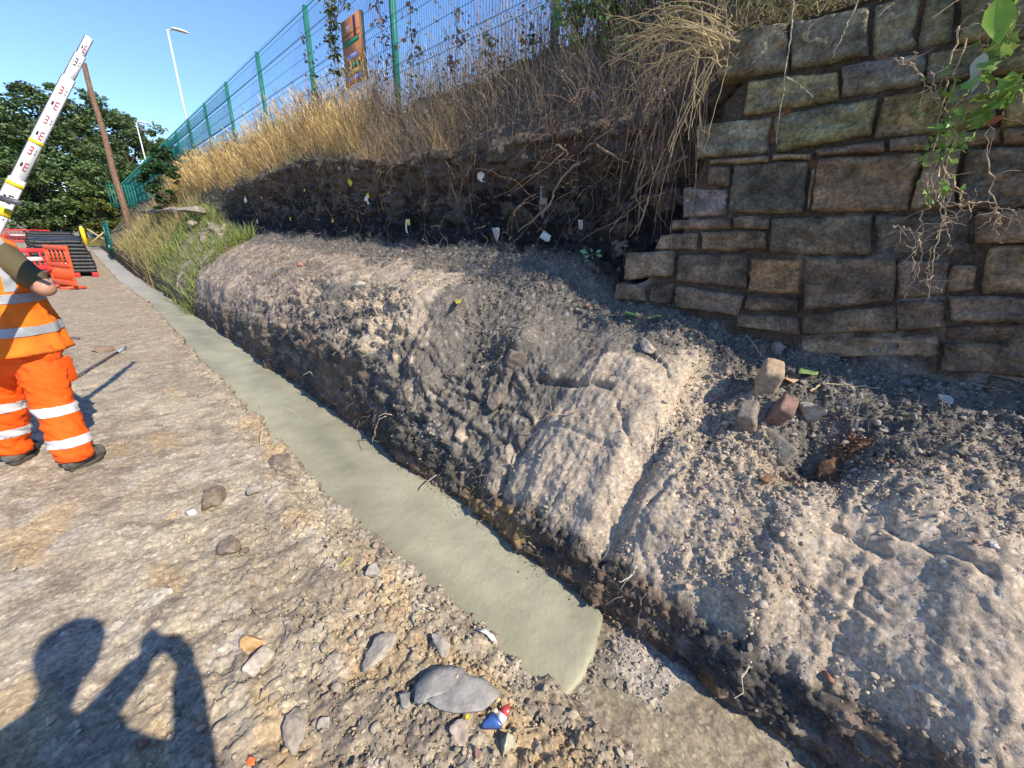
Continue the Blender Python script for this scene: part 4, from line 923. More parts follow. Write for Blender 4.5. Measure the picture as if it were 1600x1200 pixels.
    mk('shirt', V+n_*.004*ridge(V*14, 2, 205)[:, None], F_, msh, root, smooth=True)
    # vest: stacked oval rings, flaring to the hem, open under the arms
    zz = np.linspace(.80, 1.50, 44); na = 88; ang = np.arange(na)*2*math.pi/na; hd = rad(-32)
    rings = []
    for z in zz:
        t = (z-.80)/.70; a = .250-.095*t-.10*max(0, t-.86)**.9; b = .190-.05*t-.12*max(0, t-.86)**.9
        if t > .90: a *= 1-.35*(t-.9)/.1; b *= 1-.35*(t-.9)/.1
        x = a*np.cos(ang); y = b*np.sin(ang); c_, s_ = math.cos(hd*-1), math.sin(hd*-1)
        cx = -.455-.02*t; cy = 3.885+.03*t
        rings.append(np.stack([cx+x*c_-y*s_*-1*-1, cy+x*s_+y*c_, np.full(na, z)+.020*np.cos(ang-2.2)*(1-t)], 1))
    V = np.array(rings).reshape(-1, 3); cen = np.stack([V[:, 0]*0-.465, V[:, 1]*0+3.9, V[:, 2]], 1); nr = V-cen; nr[:, 2] = 0; nr /= np.linalg.norm(nr, axis=1, keepdims=True)
    V = V+nr*(.018*ridge(np.stack([V[:, 0]*6, V[:, 1]*6, V[:, 2]*3.5], 1), 3, 207)+.010*fbm(V*13, 3, 208))[:, None]
    idx = np.arange(len(V)).reshape(len(zz), na); jn = np.roll(idx, -1, 1)
    Q = np.stack([idx[:-1], jn[:-1], jn[1:], idx[1:]], -1).reshape(-1, 4)
    ve = mk('vest', V, [Q], mv, root, smooth=True); sd = ve.modifiers.new('s', 'SOLIDIFY'); sd.thickness = .004
    for h, ti in ((.955, .10), (1.135, .06)):
        band(ve, [((-.46, 3.9, h-.026), (ti, -ti, 1)), ((-.46, 3.9, h+.026), (-ti, ti, -1))], 'reflective_band', MREF_SHADE, .006)
    band(ve, [((-.41, 3.7, 1.16), (.0, 0, 1)), ((-.405, 3.7, 1), (1, .3, -.12)), ((-.35, 3.7, 1), (-1, -.3, .12)), ((-.4, 3.88, 1), (0, -1, 0))], 'reflective_band', MREF_SHADE, .006)
    # boots
    mb = M_simple('muddy_boot', (.11, .105, .09), .85, .2, 25, .6, 1.4, .6, .004); ms_ = M_simple('boot_sole', (.08, .07, .06), .9)
    for an, hdg in ((anR, rad(-40)), (anL, rad(-22))):
        a = np.array(an); d = np.array([-math.sin(hdg), math.cos(hdg), 0]); a0 = np.array([a[0], a[1], 0])
        V, F_, n_ = remesh([capsule(a0+(0, 0, .19), a0+(0, 0, .08), .058, .062), capsule(a0-d*.035+(0, 0, .062), a0+d*.06+(0, 0, .066), .050, .054), capsule(a0+d*.06+(0, 0, .062), a0+d*.145+(0, 0, .05), .054, .046)], .009, 4)
        V[:, 2] = np.maximum(V[:, 2], .022); bo = mk('boot', V+n_*.004*fbm(V*24, 3, 9)[:, None], F_, mb, root, smooth=True)
        pts = []; 
        for k in range(24):
            th = k/24*2*math.pi; L_ = .105*math.cos(th); W_ = .054*math.sin(th)*(1+.12*math.cos(th)); pts.append(a0+d*(.052+L_*1.12)+np.array([-d[1], d[0], 0])*W_)
        pts = np.array(pts); V = np.concatenate([pts+(0, 0, -.004), pts+(0, 0, .03)]); j = np.arange(24); jn = (j+1) % 24
        mk('sole', V, [np.stack([j, jn, 24+jn, 24+j], 1), j[None, ::-1], (24+j)[None]], ms_, bo)
    # hard hat
    Vh, Th = ICO[3]; k = Vh[:, 2] > -.05; Vh = Vh*np.array([.125, .145, .12])+np.array([-.497, 3.965, 1.72]); Vh[:, 2] = np.maximum(Vh[:, 2], 1.712)
    mk('hard_hat', Vh, [Th], M_simple('hat_white', (.8, .8, .78), .3, .5), root, smooth=True)
    Vh2, Th2 = ICO[3]; Vh2 = Vh2*np.array([.088, .10, .06])+np.array([-.50, 3.945, 1.66]); mk('hair', Vh2, [Th2], M_simple('hair_brown', (.06, .04, .025), .8), root, smooth=True)
worker()

# ------------------------------------------------------------ levelling staff
def staff():
    a = zc(-75, 482, 1.88); m0 = zc(2, 338, 1.93); b = zc(139, 59, 2.2); root = empty('levelling_staff', a, 'white telescopic measuring staff with red graduations leaning up to the right above the worker', 'measuring staff')
    ax = b-a; L = np.linalg.norm(ax); ax /= L; vw = (a+b)/2-CAMP; vw /= np.linalg.norm(vw); nrm = -vw+ax*(vw@ax); nrm /= np.linalg.norm(nrm)
    s = np.cross(ax, nrm); R_ = np.stack([s, ax, nrm], 1)      # local x: across, y: along, z: towards the viewer
    if (R_[:, 0]@_r) < 0: s = -s; R_ = np.stack([s, ax, nrm], 1)
    mw = M_simple('staff_white', (.78, .80, .82), .4, .4, 5, .95, 1.05); mr_ = M_simple('staff_red', (.45, .07, .08), .5); mb = M_simple('staff_black', (.03, .03, .035), .5); my = M_simple('staff_yellow', (.80, .62, .03), .5); mg = M_simple('staff_edge', (.10, .10, .11), .4)
    tm = lambda p_: (p_-a)@ax
    secs = [(0, tm(zc(36, 275, 1.97)), .056, .026), (tm(zc(36, 275, 1.97)), tm(zc(112, 118, 2.12)), .046, .022), (tm(zc(112, 118, 2.12)), tm(zc(128, 83, 2.16)), .037, .018), (tm(zc(128, 83, 2.16)), L, .028, .014)]
    for k, (t0, t1, wd, th) in enumerate(secs):
        parts = [box(a+ax*(t0+t1)/2, (wd, t1-t0, th), R_)]; V, Q, _ = join(parts)
        o = mk('section', V, Q, mw, root); V, Q, _ = join([box(a+ax*(t0+t1)/2+s*sg*(wd/2+.002)-nrm*.004, (.004, t1-t0, th+.004), R_) for sg in (-1, 1)]+[box(a+ax*(t0+t1)/2-nrm*(th/2+.003), (wd+.008, t1-t0, .006), R_)]); mk('casing', V, Q, mg, o)
        pr, pb = [], []
        t = math.ceil(t0/.095)*.095; i = int(round(t/.095))
        while t+.05 < t1:
            z = nrm*(th/2+.0012); sd = -1 if i % 2 else 1; cx = s*(sd*wd*.02)
            tgt = pr if (i//2) % 2 == 0 or i % 3 else pb
            tgt.append(box(a+ax*(t+.024)+z+s*(wd*.02)+s*sd*wd*.0, (wd*.07, .046, .002), R_))
            for q in (.004, .024, .044): tgt.append(box(a+ax*(t+q)+z+s*(sd*wd*.14)+s*wd*.02, (wd*.20, .0075, .002), R_))
            if sd > 0: pb.append(box(a+ax*(t+.03)+z-s*wd*.22, (wd*.16, .022, .002), R_))
            else: pb += [box(a+ax*(t+.03)+z+s*wd*.30, (wd*.08, .008, .002), R_), box(a+ax*(t+.012)+z+s*wd*.30, (wd*.08, .008, .002), R_)]
            t += .095; i += 1
        if pr: V, Q, _ = join(pr); mk('red_graduations', V, Q, mr_, o)
        if pb: V, Q, _ = join(pb); mk('black_figures', V, Q, mb, o)
    for px, py, z_, h, wd in ((6, 326, 1.94, .04, .066), (30, 283, 1.96, .018, .060), (57, 216, 2.02, .015, .050)):
        c = zc(px, py, z_); c = a+ax*tm(c) if px != -2 else c; V, Q = box(c+nrm*.003, (wd, h, .036), R_); mk('yellow_marker', V, [Q], my, root)
    V, Q = rod(zc(2, 310, 1.93), zc(34, 318, 1.95), .016, .013, 8); mk('bubble_bracket', V, Q, mg, root)
staff()

# ------------------------------------------------------------ the photographer, standing behind the lens and casting the shadow in front
def photographer():
    root = empty('person', (-.30, .02, 0), 'photographer standing behind the camera, seen only as a shadow of head and raised arms', 'person')
    X = -.40; sR = (-.25, -.07, 1.35); sL = (-.56, .0, 1.35); eR = (-.05, -.13, 1.10); hR = (.015, -.075, 1.49); eL = (-.27, .13, 1.24); hL = (-.075, .045, 1.49)
    hd = (-.285, .12, 1.60)
    caps = [capsule((X, -.03, .95), (X, -.02, 1.2), .15, .14), capsule((X, -.02, 1.2), (X, .0, 1.36), .14, .14), capsule(sR, sL, .075, .075), capsule((X+.02, .03, 1.38), (-.30, .08, 1.53), .06, .056),
            capsule((-.285, .10, 1.58), (-.28, .11, 1.66), .088, .095), capsule((-.28, .20, 1.60), (-.28, .20, 1.62), .02, .015), capsule(sR, eR, .055, .045), capsule(eR, hR, .043, .028), capsule(sL, eL, .055, .043), capsule(eL, hL, .043, .028),
            capsule((X+.09, -.02, .92), (X+.11, .02, .5), .09, .06), capsule((X+.11, .02, .5), (X+.12, -.02, .1), .06, .04), capsule((X-.09, -.02, .92), (X-.13, .06, .5), .09, .06), capsule((X-.13, .06, .5), (X-.15, .04, .1), .06, .04)]
    for h, s_ in ((hR, 1), (hL, -1)):
        h = np.array(h); caps.append(capsule(h, h+np.array([-.01*s_, .01, .05]), .034, .034))
        for q in range(4): caps.append(capsule(h+np.array([-.012*s_, -.03+.018*q, .06]), h+np.array([-.03*s_, -.03+.018*q, .095]), .009, .008))
        caps.append(capsule(h+np.array([-.01*s_, .02, .03]), h+np.array([-.045*s_, .0, .05]), .012, .009))
    V, F_, n_ = remesh(caps, .012, 4); V = V[:]; mk('body', V, F_, MSKIN, root, smooth=True)
    mj = M_cloth('dark_jacket', (.05, .06, .08)); V, F_, n_ = remesh([capsule((X, -.06, .88), (X, -.02, 1.32), .16, .14), capsule(sR, sL, .09, .09), capsule(sR, eR, .07, .058), capsule(eR, np.array(hR)*.8+np.array(eR)*.2, .056, .045), capsule(sL, eL, .07, .056), capsule(eL, np.array(hL)*.75+np.array(eL)*.25, .054, .044)], .014, 4)
    mk('jacket', V, F_, mj, root, smooth=True)
    V, F_, n_ = remesh([capsule((X-.05, -.02, .9), (X+.05, -.02, .9), .14, .14)]+[capsule(a, b, .105, .08) for a, b in (((X+.09, -.02, .86), (X+.11, .02, .5)), ((X-.09, -.02, .86), (X-.13, .06, .5)))]+[capsule(a, b, .08, .07) for a, b in (((X+.11, .02, .5), (X+.12, -.02, .14)), ((X-.13, .06, .5), (X-.15, .04, .14)))], .014, 4)
    mk('trousers', V, F_, M_cloth('navy_trousers', (.03, .04, .07)), root, smooth=True)
    for x, y in ((X+.12, .02), (X-.15, .08)): V, F_, n_ = remesh([capsule((x, y-.05, .06), (x, y+.13, .05), .055, .045), capsule((x, y-.04, .06), (x, y-.04, .14), .055, .05)], .012, 3); V[:, 2] = np.maximum(V[:, 2], 0.005); mk('boot', V, F_, M_simple('photographer_boot', (.05, .04, .03)), root, smooth=True)
    Vh, Th = ICO[3]; Vh = Vh*np.array([.10, .112, .10])+np.array([-.28, .10, 1.655]); mk('hair', Vh, [Th], M_simple('hair_dark', (.03, .02, .015), .8), root, smooth=True)
    Rm = np.stack([_r, _u, -_f], 1); V, Q = box(CAMP-_f*.020+_r*-.02-_u*.02, (.15, .072, .008), Rm)
    o = mesh_top('phone', V, [Q], M_simple('phone_black', (.02, .02, .02), .2), 'black phone held up in both hands behind the view', 'phone')
photographer()

# ------------------------------------------------------------ black mats in stacks, red feet
MMAT = M_simple('black_rubber', (.022, .023, .025), .5, .4, 9, .5, 1.9, .4, .01); MRED = M_simple('red_plastic', (.50, .03, .03), .45, .4, 9, .7, 1.2); MORG = M_simple('orange_plastic', (.80, .10, .025), .45, .4, 9, .8, 1.15)
def mats():
    r = np.random.default_rng(44)
    for name, y0, y1, n, xa, xb, in (('nearest', 18.4, 21.2, 9, -1.20, .06), ('second', 22.2, 25.8, 8, -1.55, .0), ('third', 27, 31, 8, -1.9, -.1), ('farthest', 33, 37.5, 9, -2.2, -.3)):
        for k in range(n):
            th = .098; z = .13+k*.104; t = k/(n-1); x1 = xb-.16*t**2+r.uniform(-.012, .012); x0 = xa+.15*t+r.uniform(-.04, .04); ya = y0+.10*t+r.uniform(-.03, .03); yb = y1-.1*t
            nx = 22; xs = np.linspace(x0, x1, nx); prof = [(ya, z), (ya-.02, z+.03), (ya-.018, z+th-.03), (ya+.012, z+th), (yb, z+th), (yb, z)]
            sag = -.012*np.sin((xs-x0)/(x1-x0)*math.pi*2)*t
            V = np.array([[x, p_[0]+.006*math.sin(x*40), p_[1]+sg] for x, sg in zip(xs, sag) for p_ in prof]); idx = np.arange(len(V)).reshape(nx, 6); jn = np.roll(idx, -1, 1)
            Q = np.stack([idx[:-1], idx[1:], jn[1:], jn[:-1]], -1).reshape(-1, 4)
            top = 'topmost' if k == n-1 else ('lowest' if k == 0 else None)
            o_ = ['', 'second', 'third', 'fourth', 'fifth', 'sixth', 'seventh', 'eighth', 'ninth']; lab = ('%s black mat of the %s stack beside the red barriers' % (top, name)) if top else '%s black plastic mat from the bottom of the %s stack' % (o_[k], name)
            mesh_top('ground_mat', V, [Q, idx[0][None, ::-1], idx[-1][None]], MMAT, lab, 'mat', 'black mats in the %s stack' % name)
        nm = {'nearest': 3, 'second': 2, 'third': 2, 'farthest': 2}[name]
        for j in range(nm):
            x = xb-.07-j*(.40 if name == 'nearest' else .8); bm_ = box((x, y0+.02, .065), (.15, .16, .13)); V, Q = bm_; o = mesh_top('red_block', V, [Q], MRED, '%s red plastic foot under the %s stack of black mats' % (('right hand', 'middle', 'left hand')[j] if nm == 3 else ('right hand', 'left hand')[j], name), 'plastic foot', 'red feet under the mat stacks')
            bv = o.modifiers.new('b', 'BEVEL'); bv.width = .015; bv.segments = 2
mats()

def barrier(loc, ang, label, mat, tilt=0., w_=2.0, h=1.0, group='red plastic barriers'):
    root = empty('plastic_barrier', loc, label, 'barrier', group); Rz = rotz(ang); ct, st = math.cos(tilt), math.sin(tilt); Rx = np.array([[1, 0, 0], [0, ct, -st], [0, st, ct]]); R_ = Rz@Rx
    pt = lambda b: (b[0]@R_.T+np.array(loc), b[1])
    fr = [pt(box((0, 0, z), (w_, .05, t))) for z, t in ((h-.05, .10), (h*.55, .09), (.14, .12))]+[pt(box((sx*(w_/2-.03), 0, h/2+.04), (.055, .046, h-.09))) for sx in (-1, 1)]
    V, Q, _ = join(fr); o = mk('panel', V, Q, mat, root); bv = o.modifiers.new('b', 'BEVEL'); bv.width = .01; bv.segments = 2
    V, Q, _ = join([pt(box((x, 0, h*.35), (.035, .034, h*.36))) for x in np.linspace(-w_/2+.12, w_/2-.12, int(w_*9))]+[pt(box((x, 0, h*.76), (.045, .034, h*.36))) for x in np.linspace(-w_/2+.14, w_/2-.14, int(w_*5))]); mk('bars', V, Q, mat, root)
    V, Q = pt(box((0, -.03, h*.56), (w_*.6, .004, .10))); mk('reflective_strip', V, [Q], M_simple('strip_white', (.7, .6, .58), .4), root)
    for sx in (-1, 1): V, Q = pt(box((sx*w_*.32, 0, .035), (.09, .46, .05))); f_ = mk('foot', V, [Q], mat, root)
    return root
for x, y, a, l in ((-4.9, 50.5, .05, 'bright orange barrier at the left edge of the far barrier row'), (-3.55, 49.8, .02, 'middle red barrier of the far row in front of the dark trees'), (-2.35, 50.4, -.5, 'right hand red barrier of the far row, turned inward')):
    barrier((x, y, 0), a, l, MORG if 'orange' in l else MRED, w_=1.25)
barrier((-.60, 15.1, .02), rad(112), 'bright orange barrier standing end on beside the nearest stack of mats', MORG, .05, 1.1, 1.02, 'orange barriers beside the mats')
barrier((-1.02, 15.6, .35), rad(20), 'dark red barrier panel tipped over behind the worker elbow', MRED, -.35, .7, .62, 'orange barriers beside the mats')
def yellow_bits():
    my = M_simple('yellow_plastic', (.75, .50, .02), .5); root = empty('yellow_post', (.0, 46, 0), 'yellow safety post standing at the far end of the trench', 'post')
    V, Q = rod((.0, 46, 0), (.0, 46, 1.25), .13, .13, 12); mk('post_body', V, Q, my, root, smooth=True); V, Q = rod((.0, 46, 1.25), (.0, 46, 1.36), .14, .06, 12); mk('cap', V, Q, M_simple('pale_cap', (.7, .6, .3)), root)
    root = empty('crossed_trestle', (.9, 46, 0), 'pale timber cross trestle with a yellow foot beside the yellow post', 'trestle')
    for a, b in (((.25, 46, .15), (1.35, 46, 1.15)), ((.3, 46.05, 1.2), (1.4, 46.1, .1))): V, Q = rod(a, b, .05, .05, 6); mk('cross_bar', V, Q, M_simple('pale_timber', (.5, .4, .2)), root)
    V, Q = box((1.25, 45.9, .12), (.55, .3, .22)); mk('foot', V, [Q], my, root)
    # green mesh barrier over the trench
    root = empty('green_mesh_barrier', (1.0, 33, .1), 'sagging green mesh barrier with a pale cross beside the far trench edge', 'barrier')
    ys = np.linspace(31.5, 36, 30); zs = np.linspace(0, 1, 9); V = np.array([[.92+.10*math.sin(y*2.3)+.1*z, y, .25+z*1.35+.06*math.sin(y*3)] for y in ys for z in zs]); idx = np.arange(len(V)).reshape(30, 9)
    mgr = M_simple('green_net', (.01, .13, .10), .6)
    mk('net', V, [np.stack([idx[:-1, :-1], idx[:-1, 1:], idx[1:, 1:], idx[1:, :-1]], -1).reshape(-1, 4)], mgr, root).modifiers.new('s', 'WIREFRAME').thickness = .05
    for y in (31.5, 33.7, 36): V, Q = rod((.95, y, 0), (1.0, y, 1.7), .04, .04, 6); mk('stake', V, Q, mgr, root)
    V, Q = rod((.85, 31.6, .4), (.92, 34, 1.4), .03, .03, 5); mk('pale_strip', V, Q, M_simple('pale_strip', (.5, .6, .58)), root)
yellow_bits()

# ------------------------------------------------------------ single stones, bricks and clods
MROCK = M_vcol('rock', .9, .2, 45, .65, 1.3, .6, .006)
def pxm(px, py, pos): return F/((pos-CAMP)@_f)             # pixels per metre there
def stone(px, py, wpx, hpx, colr, label, seed, name='stone', cat='stone', flat=.55, sink=.25, ang=None, boxy=False, group=None, cuts=10, rough=.11):
    pos, n = hit(px, py); s_ = pxm(px, py, pos); rx = wpx/s_/2*.8; rz = hpx/s_/2
    if boxy:
        Vb, Tb = ICO[4]; m_ = np.abs(Vb).max(1, keepdims=True); V = Vb/m_; V = V*(1-.10*np.clip((np.sort(np.abs(V), 1)[:, 1:2]-.8)/.2, 0, 1)); V *= (1+.03*fbm(Vb*3+seed, 3, seed)[:, None]); T = Tb
    else: V, T = rockshape(seed, 4 if wpx > 30 else 3, cuts, rough)
    V = V*np.array([rx, rx*.8 if not boxy else rx*.62, max(rz*flat*1.3, rx*.22)])
    a = ang if ang is not None else seed*1.3; R_ = rotz(a); t_ = Vector((0, 0, 1)).rotation_difference(Vector(n*.6+np.array([0, 0, .5])).normalized()).to_matrix()
    V = V@R_.T@np.array(t_).T; hh = -V[:, 2].min(); V = V+pos+np.array([0, 0, hh*(1-2*sink)])
    c = np.clip(np.array(colr)*(1+.3*fbm(V*22+seed, 4, 210+seed % 9)[:, None]), .01, .7)
    return mesh_top(name, V, [T], MROCK, label, cat, group, c, smooth=False)
CL = (.21, .17, .13); GY = (.33, .30, .26)
for a in [
    (330, 786, 74, 60, CL, 'largest dark brown earth clod on the trackside ground next to a white stone', 1, 'clod', 'clod', .6, .3),
    (298, 803, 26, 26, (.55, .53, .50), 'white rounded stone left of the largest brown clod', 2),
    (268, 808, 26, 12, (.42, .33, .2), 'flat yellowish stone left of the white stone', 3),
    (352, 862, 62, 52, CL, 'rounded brown clod just below the largest one', 4, 'clod', 'clod', .6, .3),
    (382, 864, 24, 22, (.17, .14, .11), 'small dark clod touching the rounded brown one', 5, 'clod', 'clod'),
    (436, 726, 58, 32, CL, 'brown clod on the concrete edge behind the thin arched twig', 6, 'clod', 'clod', .6, .3),
    (402, 768, 34, 30, GY, 'grey brown stone between the two clods near the concrete edge', 7),
    (405, 1038, 52, 50, (.44, .38, .30), 'square pale flat stone in the foreground', 8, 'flat_stone', 'stone', .25, .3, .5, True),
    (395, 1008, 48, 30, (.50, .31, .15), 'orange brown stone touching the square pale one', 9),
    (594, 1022, 84, 60, (.36, .32, .26), 'large flat grey rock near the front of the concrete', 10, 'flat_stone', 'stone', .3, .3),
    (690, 1012, 56, 50, (.37, .32, .27), 'grey rock right of the large flat rock', 11),
    (585, 898, 34, 38, GY, 'grey upright stone beside a dark gap at the concrete edge', 12),
    (460, 1140, 92, 58, (.33, .29, .23), 'broad flat rock at the bottom of the view', 13, 'flat_stone', 'stone', .3, .35),
    (508, 1132, 32, 26, GY, 'small grey stone touching the broad flat rock', 14),
    (792, 1165, 46, 86, (.40, .38, .29), 'long greenish grey stone below the crushed can', 15, 'flat_stone', 'stone', .35, .3, .8),
    (838, 1172, 34, 70, (.42, .36, .26), 'long brown stone right of the greenish one', 16, 'flat_stone', 'stone', .35, .3, .9),
    (720, 1150, 60, 30, (.36, .30, .25), 'flat brown stone below the slate', 17, 'flat_stone', 'stone', .3),
    (745, 1180, 26, 40, (.33, .21, .17), 'reddish stone at the bottom edge', 18),
    (235, 945, 74, 48, (.48, .44, .35), 'pale worn flat stone set in the ground above the shadow', 19, 'flat_stone', 'stone', .12, .42, .3),
    (1197, 607, 56, 46, (.36, .27, .18), 'squared sandstone lump above the two broken bricks', 20, 'sandstone_block', 'stone', .9, .25, .3, True),
    (1215, 657, 48, 42, (.22, .135, .11), 'dark red broken brick on the rubble', 21, 'brick', 'brick', .9, .25, .15, True),
    (1168, 659, 50, 36, (.24, .20, .16), 'grey brown broken brick left of the red one', 22, 'brick', 'brick', .8, .3, .1, True),
    (1262, 652, 54, 56, (.38, .34, .28), 'rough grey mortar lump right of the red brick', 23, 'mortar_lump', 'stone', .8, .25),
    (1411, 548, 38, 30, (.50, .48, .42), 'round white stone at the foot of the wall', 24),
    (1211, 546, 30, 28, (.25, .22, .19), 'grey stone on the dark rubble below the wall', 25),
    (1473, 627, 34, 16, (.50, .47, .40), 'flat white stone on the rubble below the wall', 26),
    (1551, 853, 26, 18, (.60, .57, .52), 'white stone on the right hand slope', 27),
    (1090, 721, 22, 18, (.45, .38, .30), 'smooth oval pebble on the gravel slope', 28),
    (1293, 724, 18, 14, (.48, .44, .38), 'pale pebble above the rusty lump', 29),
    (1334, 738, 20, 16, (.40, .38, .35), 'grey pebble right of the rusty lump', 30),
    (1300, 745, 70, 34, (.17, .095, .055), 'rusty orange brown lump beside the dark hole', 31, 'rusty_lump', 'scrap'),
    (1195, 752, 34, 26, (.18, .11, .065), 'smaller rusty lump left of the dark hole', 32, 'rusty_lump', 'scrap'),
    (1570, 570, 96, 26, (.13, .115, .10), 'dark flat slab lying by the foot of the wall at the right edge', 33, 'slab', 'slab', .5, .3, .2, True),
    (1212, 694, 70, 18, (.19, .17, .135), 'grey green slab of buried stone under the bricks', 34, 'slab', 'slab', .6, .6, 1.1, True),
    (565, 447, 30, 18, (.44, .42, .36), 'pale stone on top of the far bench', 35),
    (470, 416, 14, 12, (.45, .22, .14), 'small orange stone on the far bench edge', 36),
    (930, 158, 26, 30, (.24, .22, .20), 'grey stone caught in the roots at the top of the bank', 37),
    (925, 176, 16, 14, (.20, .18, .16), 'dark stone below the grey one in the roots', 38),
    (1050, 755, 20, 14, (.42, .38, .32), 'flat pale pebble on the gravel slope left of the hole', 39),
    (805, 560, 60, 40, (.20, .165, .135), 'brown earth lump on the crest of the bench', 40, 'clod', 'clod', .9, .45),
    (775, 630, 50, 34, (.19, .155, .125), 'dark clod lodged in the bank below the earth lump', 41, 'clod', 'clod', .9, .45),
    (1010, 545, 40, 24, (.42, .35, .28), 'pale crumbly stone on the bench edge', 42),
    (158, 548, 40, 14, (.24, .17, .12), 'low heap of red brown soil beside the lying rod', 43, 'clod', 'clod'),
    (300, 515, 26, 12, (.30, .26, .2), 'brown clod at the trench edge beyond the twig', 44, 'clod', 'clod')]:
    stone(*a)
r = np.random.default_rng(77)
for k in range(22):          # tumbled heap where the cut face ends
    px, py = 335+r.normal()*16, 368+r.normal()*12
    stone(px, py, r.uniform(14, 26), r.uniform(9, 15), (.30, .26, .21) if k % 3 else (.22, .19, .16), 'rough grey stone in the tumbled heap at the far end of the dark cut face', 300+k, 'rubble_stone', 'stone', .9, .1, None, False, 'stones tumbled at the end of the cut face')
for k in range(9):
    px, py = 972+r.uniform(-14, 30), 400+r.uniform(-18, 40)
    stone(px, py, r.uniform(16, 26), r.uniform(10, 16), (.17, .145, .12), 'dark broken stone at the ragged foot of the wall end', 340+k, 'rubble_stone', 'stone', .9, .1, None, False, 'broken stones at the wall end')
def ledge():
    parts = []
    for k in range(6):
        a = onx(228+k*14, 331-k*.8, 2.25); V, T = rockshape(60+k, 3, 8, .05); V = V*np.array([.35, .55, .10])+a+np.array([.1, 0, 0]); parts.append((V, [T]))
    V, Q, _ = join(parts[:1]); 
    for k, (V, T) in enumerate(parts): mesh_top('coping_stone', V, T, MROCK, '%s coping stone from the left in the low row among the weeds' % ('first', 'second', 'third', 'fourth', 'fifth', 'last')[k], 'stone', 'coping stones on the far bank', np.tile([.30, .27, .22], (len(V), 1)))
ledge()
#@@NEXT
# ------------------------------------------------------------ brush, roots, ivy
def stems(name, n, xr_, yr_, base, up, lr, r0, tone, seed, label, jit=.16, grav=-.04, k=9, kind='stuff', cat='brush', leafn=0, ltone=None, lsize=.03, zr=None):
    r = np.random.default_rng(seed); x = r.uniform(*xr_, n); y = r.uniform(*yr_, n); z = hgt(x, y) if zr is None else r.uniform(*zr, n)
    d = r.normal(size=(n, 3))*base+np.array(up); L = r.uniform(*lr, n)
    P_ = walk(n, k, np.stack([x, y, z], 1), d, L/(k-1), jit, grav, r)
    V, Q = tubes(P_, taper(P_, r0*r.uniform(.5, 1.5, n), .3), 4); parts = [(V, Q, np.repeat(rc(tone, n, r, .35, .07), k*4, 0))]
    if leafn:
        i = r.integers(0, n, leafn); j = r.integers(2, k, leafn); V2, Q2 = leaves(P_[i, j]+r.normal(size=(leafn, 3))*.012, lsize*r.uniform(.5, 1.3, leafn), r, (QL_V, QL_Q), .2)
        parts.append((V2, Q2, np.repeat(rc(ltone, leafn, r, .35, .12), 4, 0)))
    V, Q, c = join(parts); tag(mk(name, V, Q, MGRASS, None, c), label, cat, kind=kind)
DB = (.16, .115, .085); DG = (.21, .175, .15)
stems('dead_brush', 2000, (3.14, 3.62), (1.15, 6.6), .28, (-.15, 0, 1), (.15, .7), .0020, (.34, .27, .20), 51, 'tangled brown dead stems along the top of the dark bank', leafn=1800, ltone=(.20, .15, .10))
stems('upright_dead_stalks', 800, (3.3, 4.3), (1.2, 9.5), .16, (0, 0, 1), (.3, 1.1), .0024, (.27, .21, .16), 52, 'tall dead stalks standing against the mesh fence', jit=.08, leafn=2200, ltone=(.24, .18, .12), lsize=.035)
stems('hanging_roots', 260, (3.0, 3.14), (1.35, 9), .35, (-.25, 0, -.5), (.10, .50), .0018, (.22, .155, .105), 53, 'fine brown roots hanging down over the dark cut face', jit=.16, grav=-.22, zr=(2.30, 2.75))
stems('root_mass', 170, (2.92, 3.14), (1.25, 2.7), .7, (-.15, -.1, -.4), (.2, .7), .0034, (.20, .14, .10), 54, 'tangled roots in the hollow between the dark face and the wall', jit=.28, grav=-.10, zr=(1.75, 2.75))
stems('wall_end_roots', 60, (2.74, 2.92), (1.17, 1.6), .4, (-.1, .05, -1), (.3, 1.0), .0022, (.34, .24, .16), 55, 'bundle of pale brown roots hanging over the broken end of the wall', jit=.09, grav=-.12, k=12, zr=(2.25, 2.75))
stems('wall_top_growth', 1300, (2.82, 3.5), (-1.2, 1.25), .6, (-.15, 0, .8), (.12, .45), .0022, (.40, .32, .19), 56, 'dry stems and small leaves growing along the top of the wall', zr=(2.64, 2.80), leafn=2500, ltone=(.16, .16, .06), lsize=.04)
stems('green_thicket', 650, (3.3, 4.6), (.6, 2.5), .35, (0, 0, 1), (.5, 1.5), .0025, (.16, .15, .08), 57, 'green leafy thicket behind the brush at the end of the wall', jit=.12, leafn=6500, ltone=(.10, .17, .05), lsize=.055)
stems('face_roots', 260, (3.0, 3.12), (1.6, 11.5), .5, (-.5, 0, -.5), (.08, .35), .0016, (.22, .17, .13), 58, 'short root ends poking out of the dark cut face', jit=.3, grav=-.12, zr=(1.7, 2.5))
stems('bank_rootlets', 500, (1.50, 1.60), (.5, 9), .6, (-.8, 0, -.3), (.04, .2), .0016, (.30, .25, .20), 59, 'short rootlets sticking out of the trench side', jit=.3, grav=-.15, zr=(-.28, .12))
grass('bank_edge_grass', 2600, (3.0, 3.55), (3.6, 7), (.15, .5), (.34, .25, .13), 60, 'thin dry grass at the top of the dark face', .003, .45, 5)
stems('leaf_litter', 1500, (3.0, 4.2), (2.0, 12), .9, (0, 0, .3), (.05, .2), .0018, (.38, .29, .17), 61, 'broken dry stems lying at the foot of the fence', jit=.3)
stems('bench_debris', 2600, (1.9, 3.0), (2.4, 12.5), .9, (0, 0, .1), (.04, .22), .0020, (.36, .29, .21), 63, 'dry root ends and straw scattered over the far bench', jit=.25)
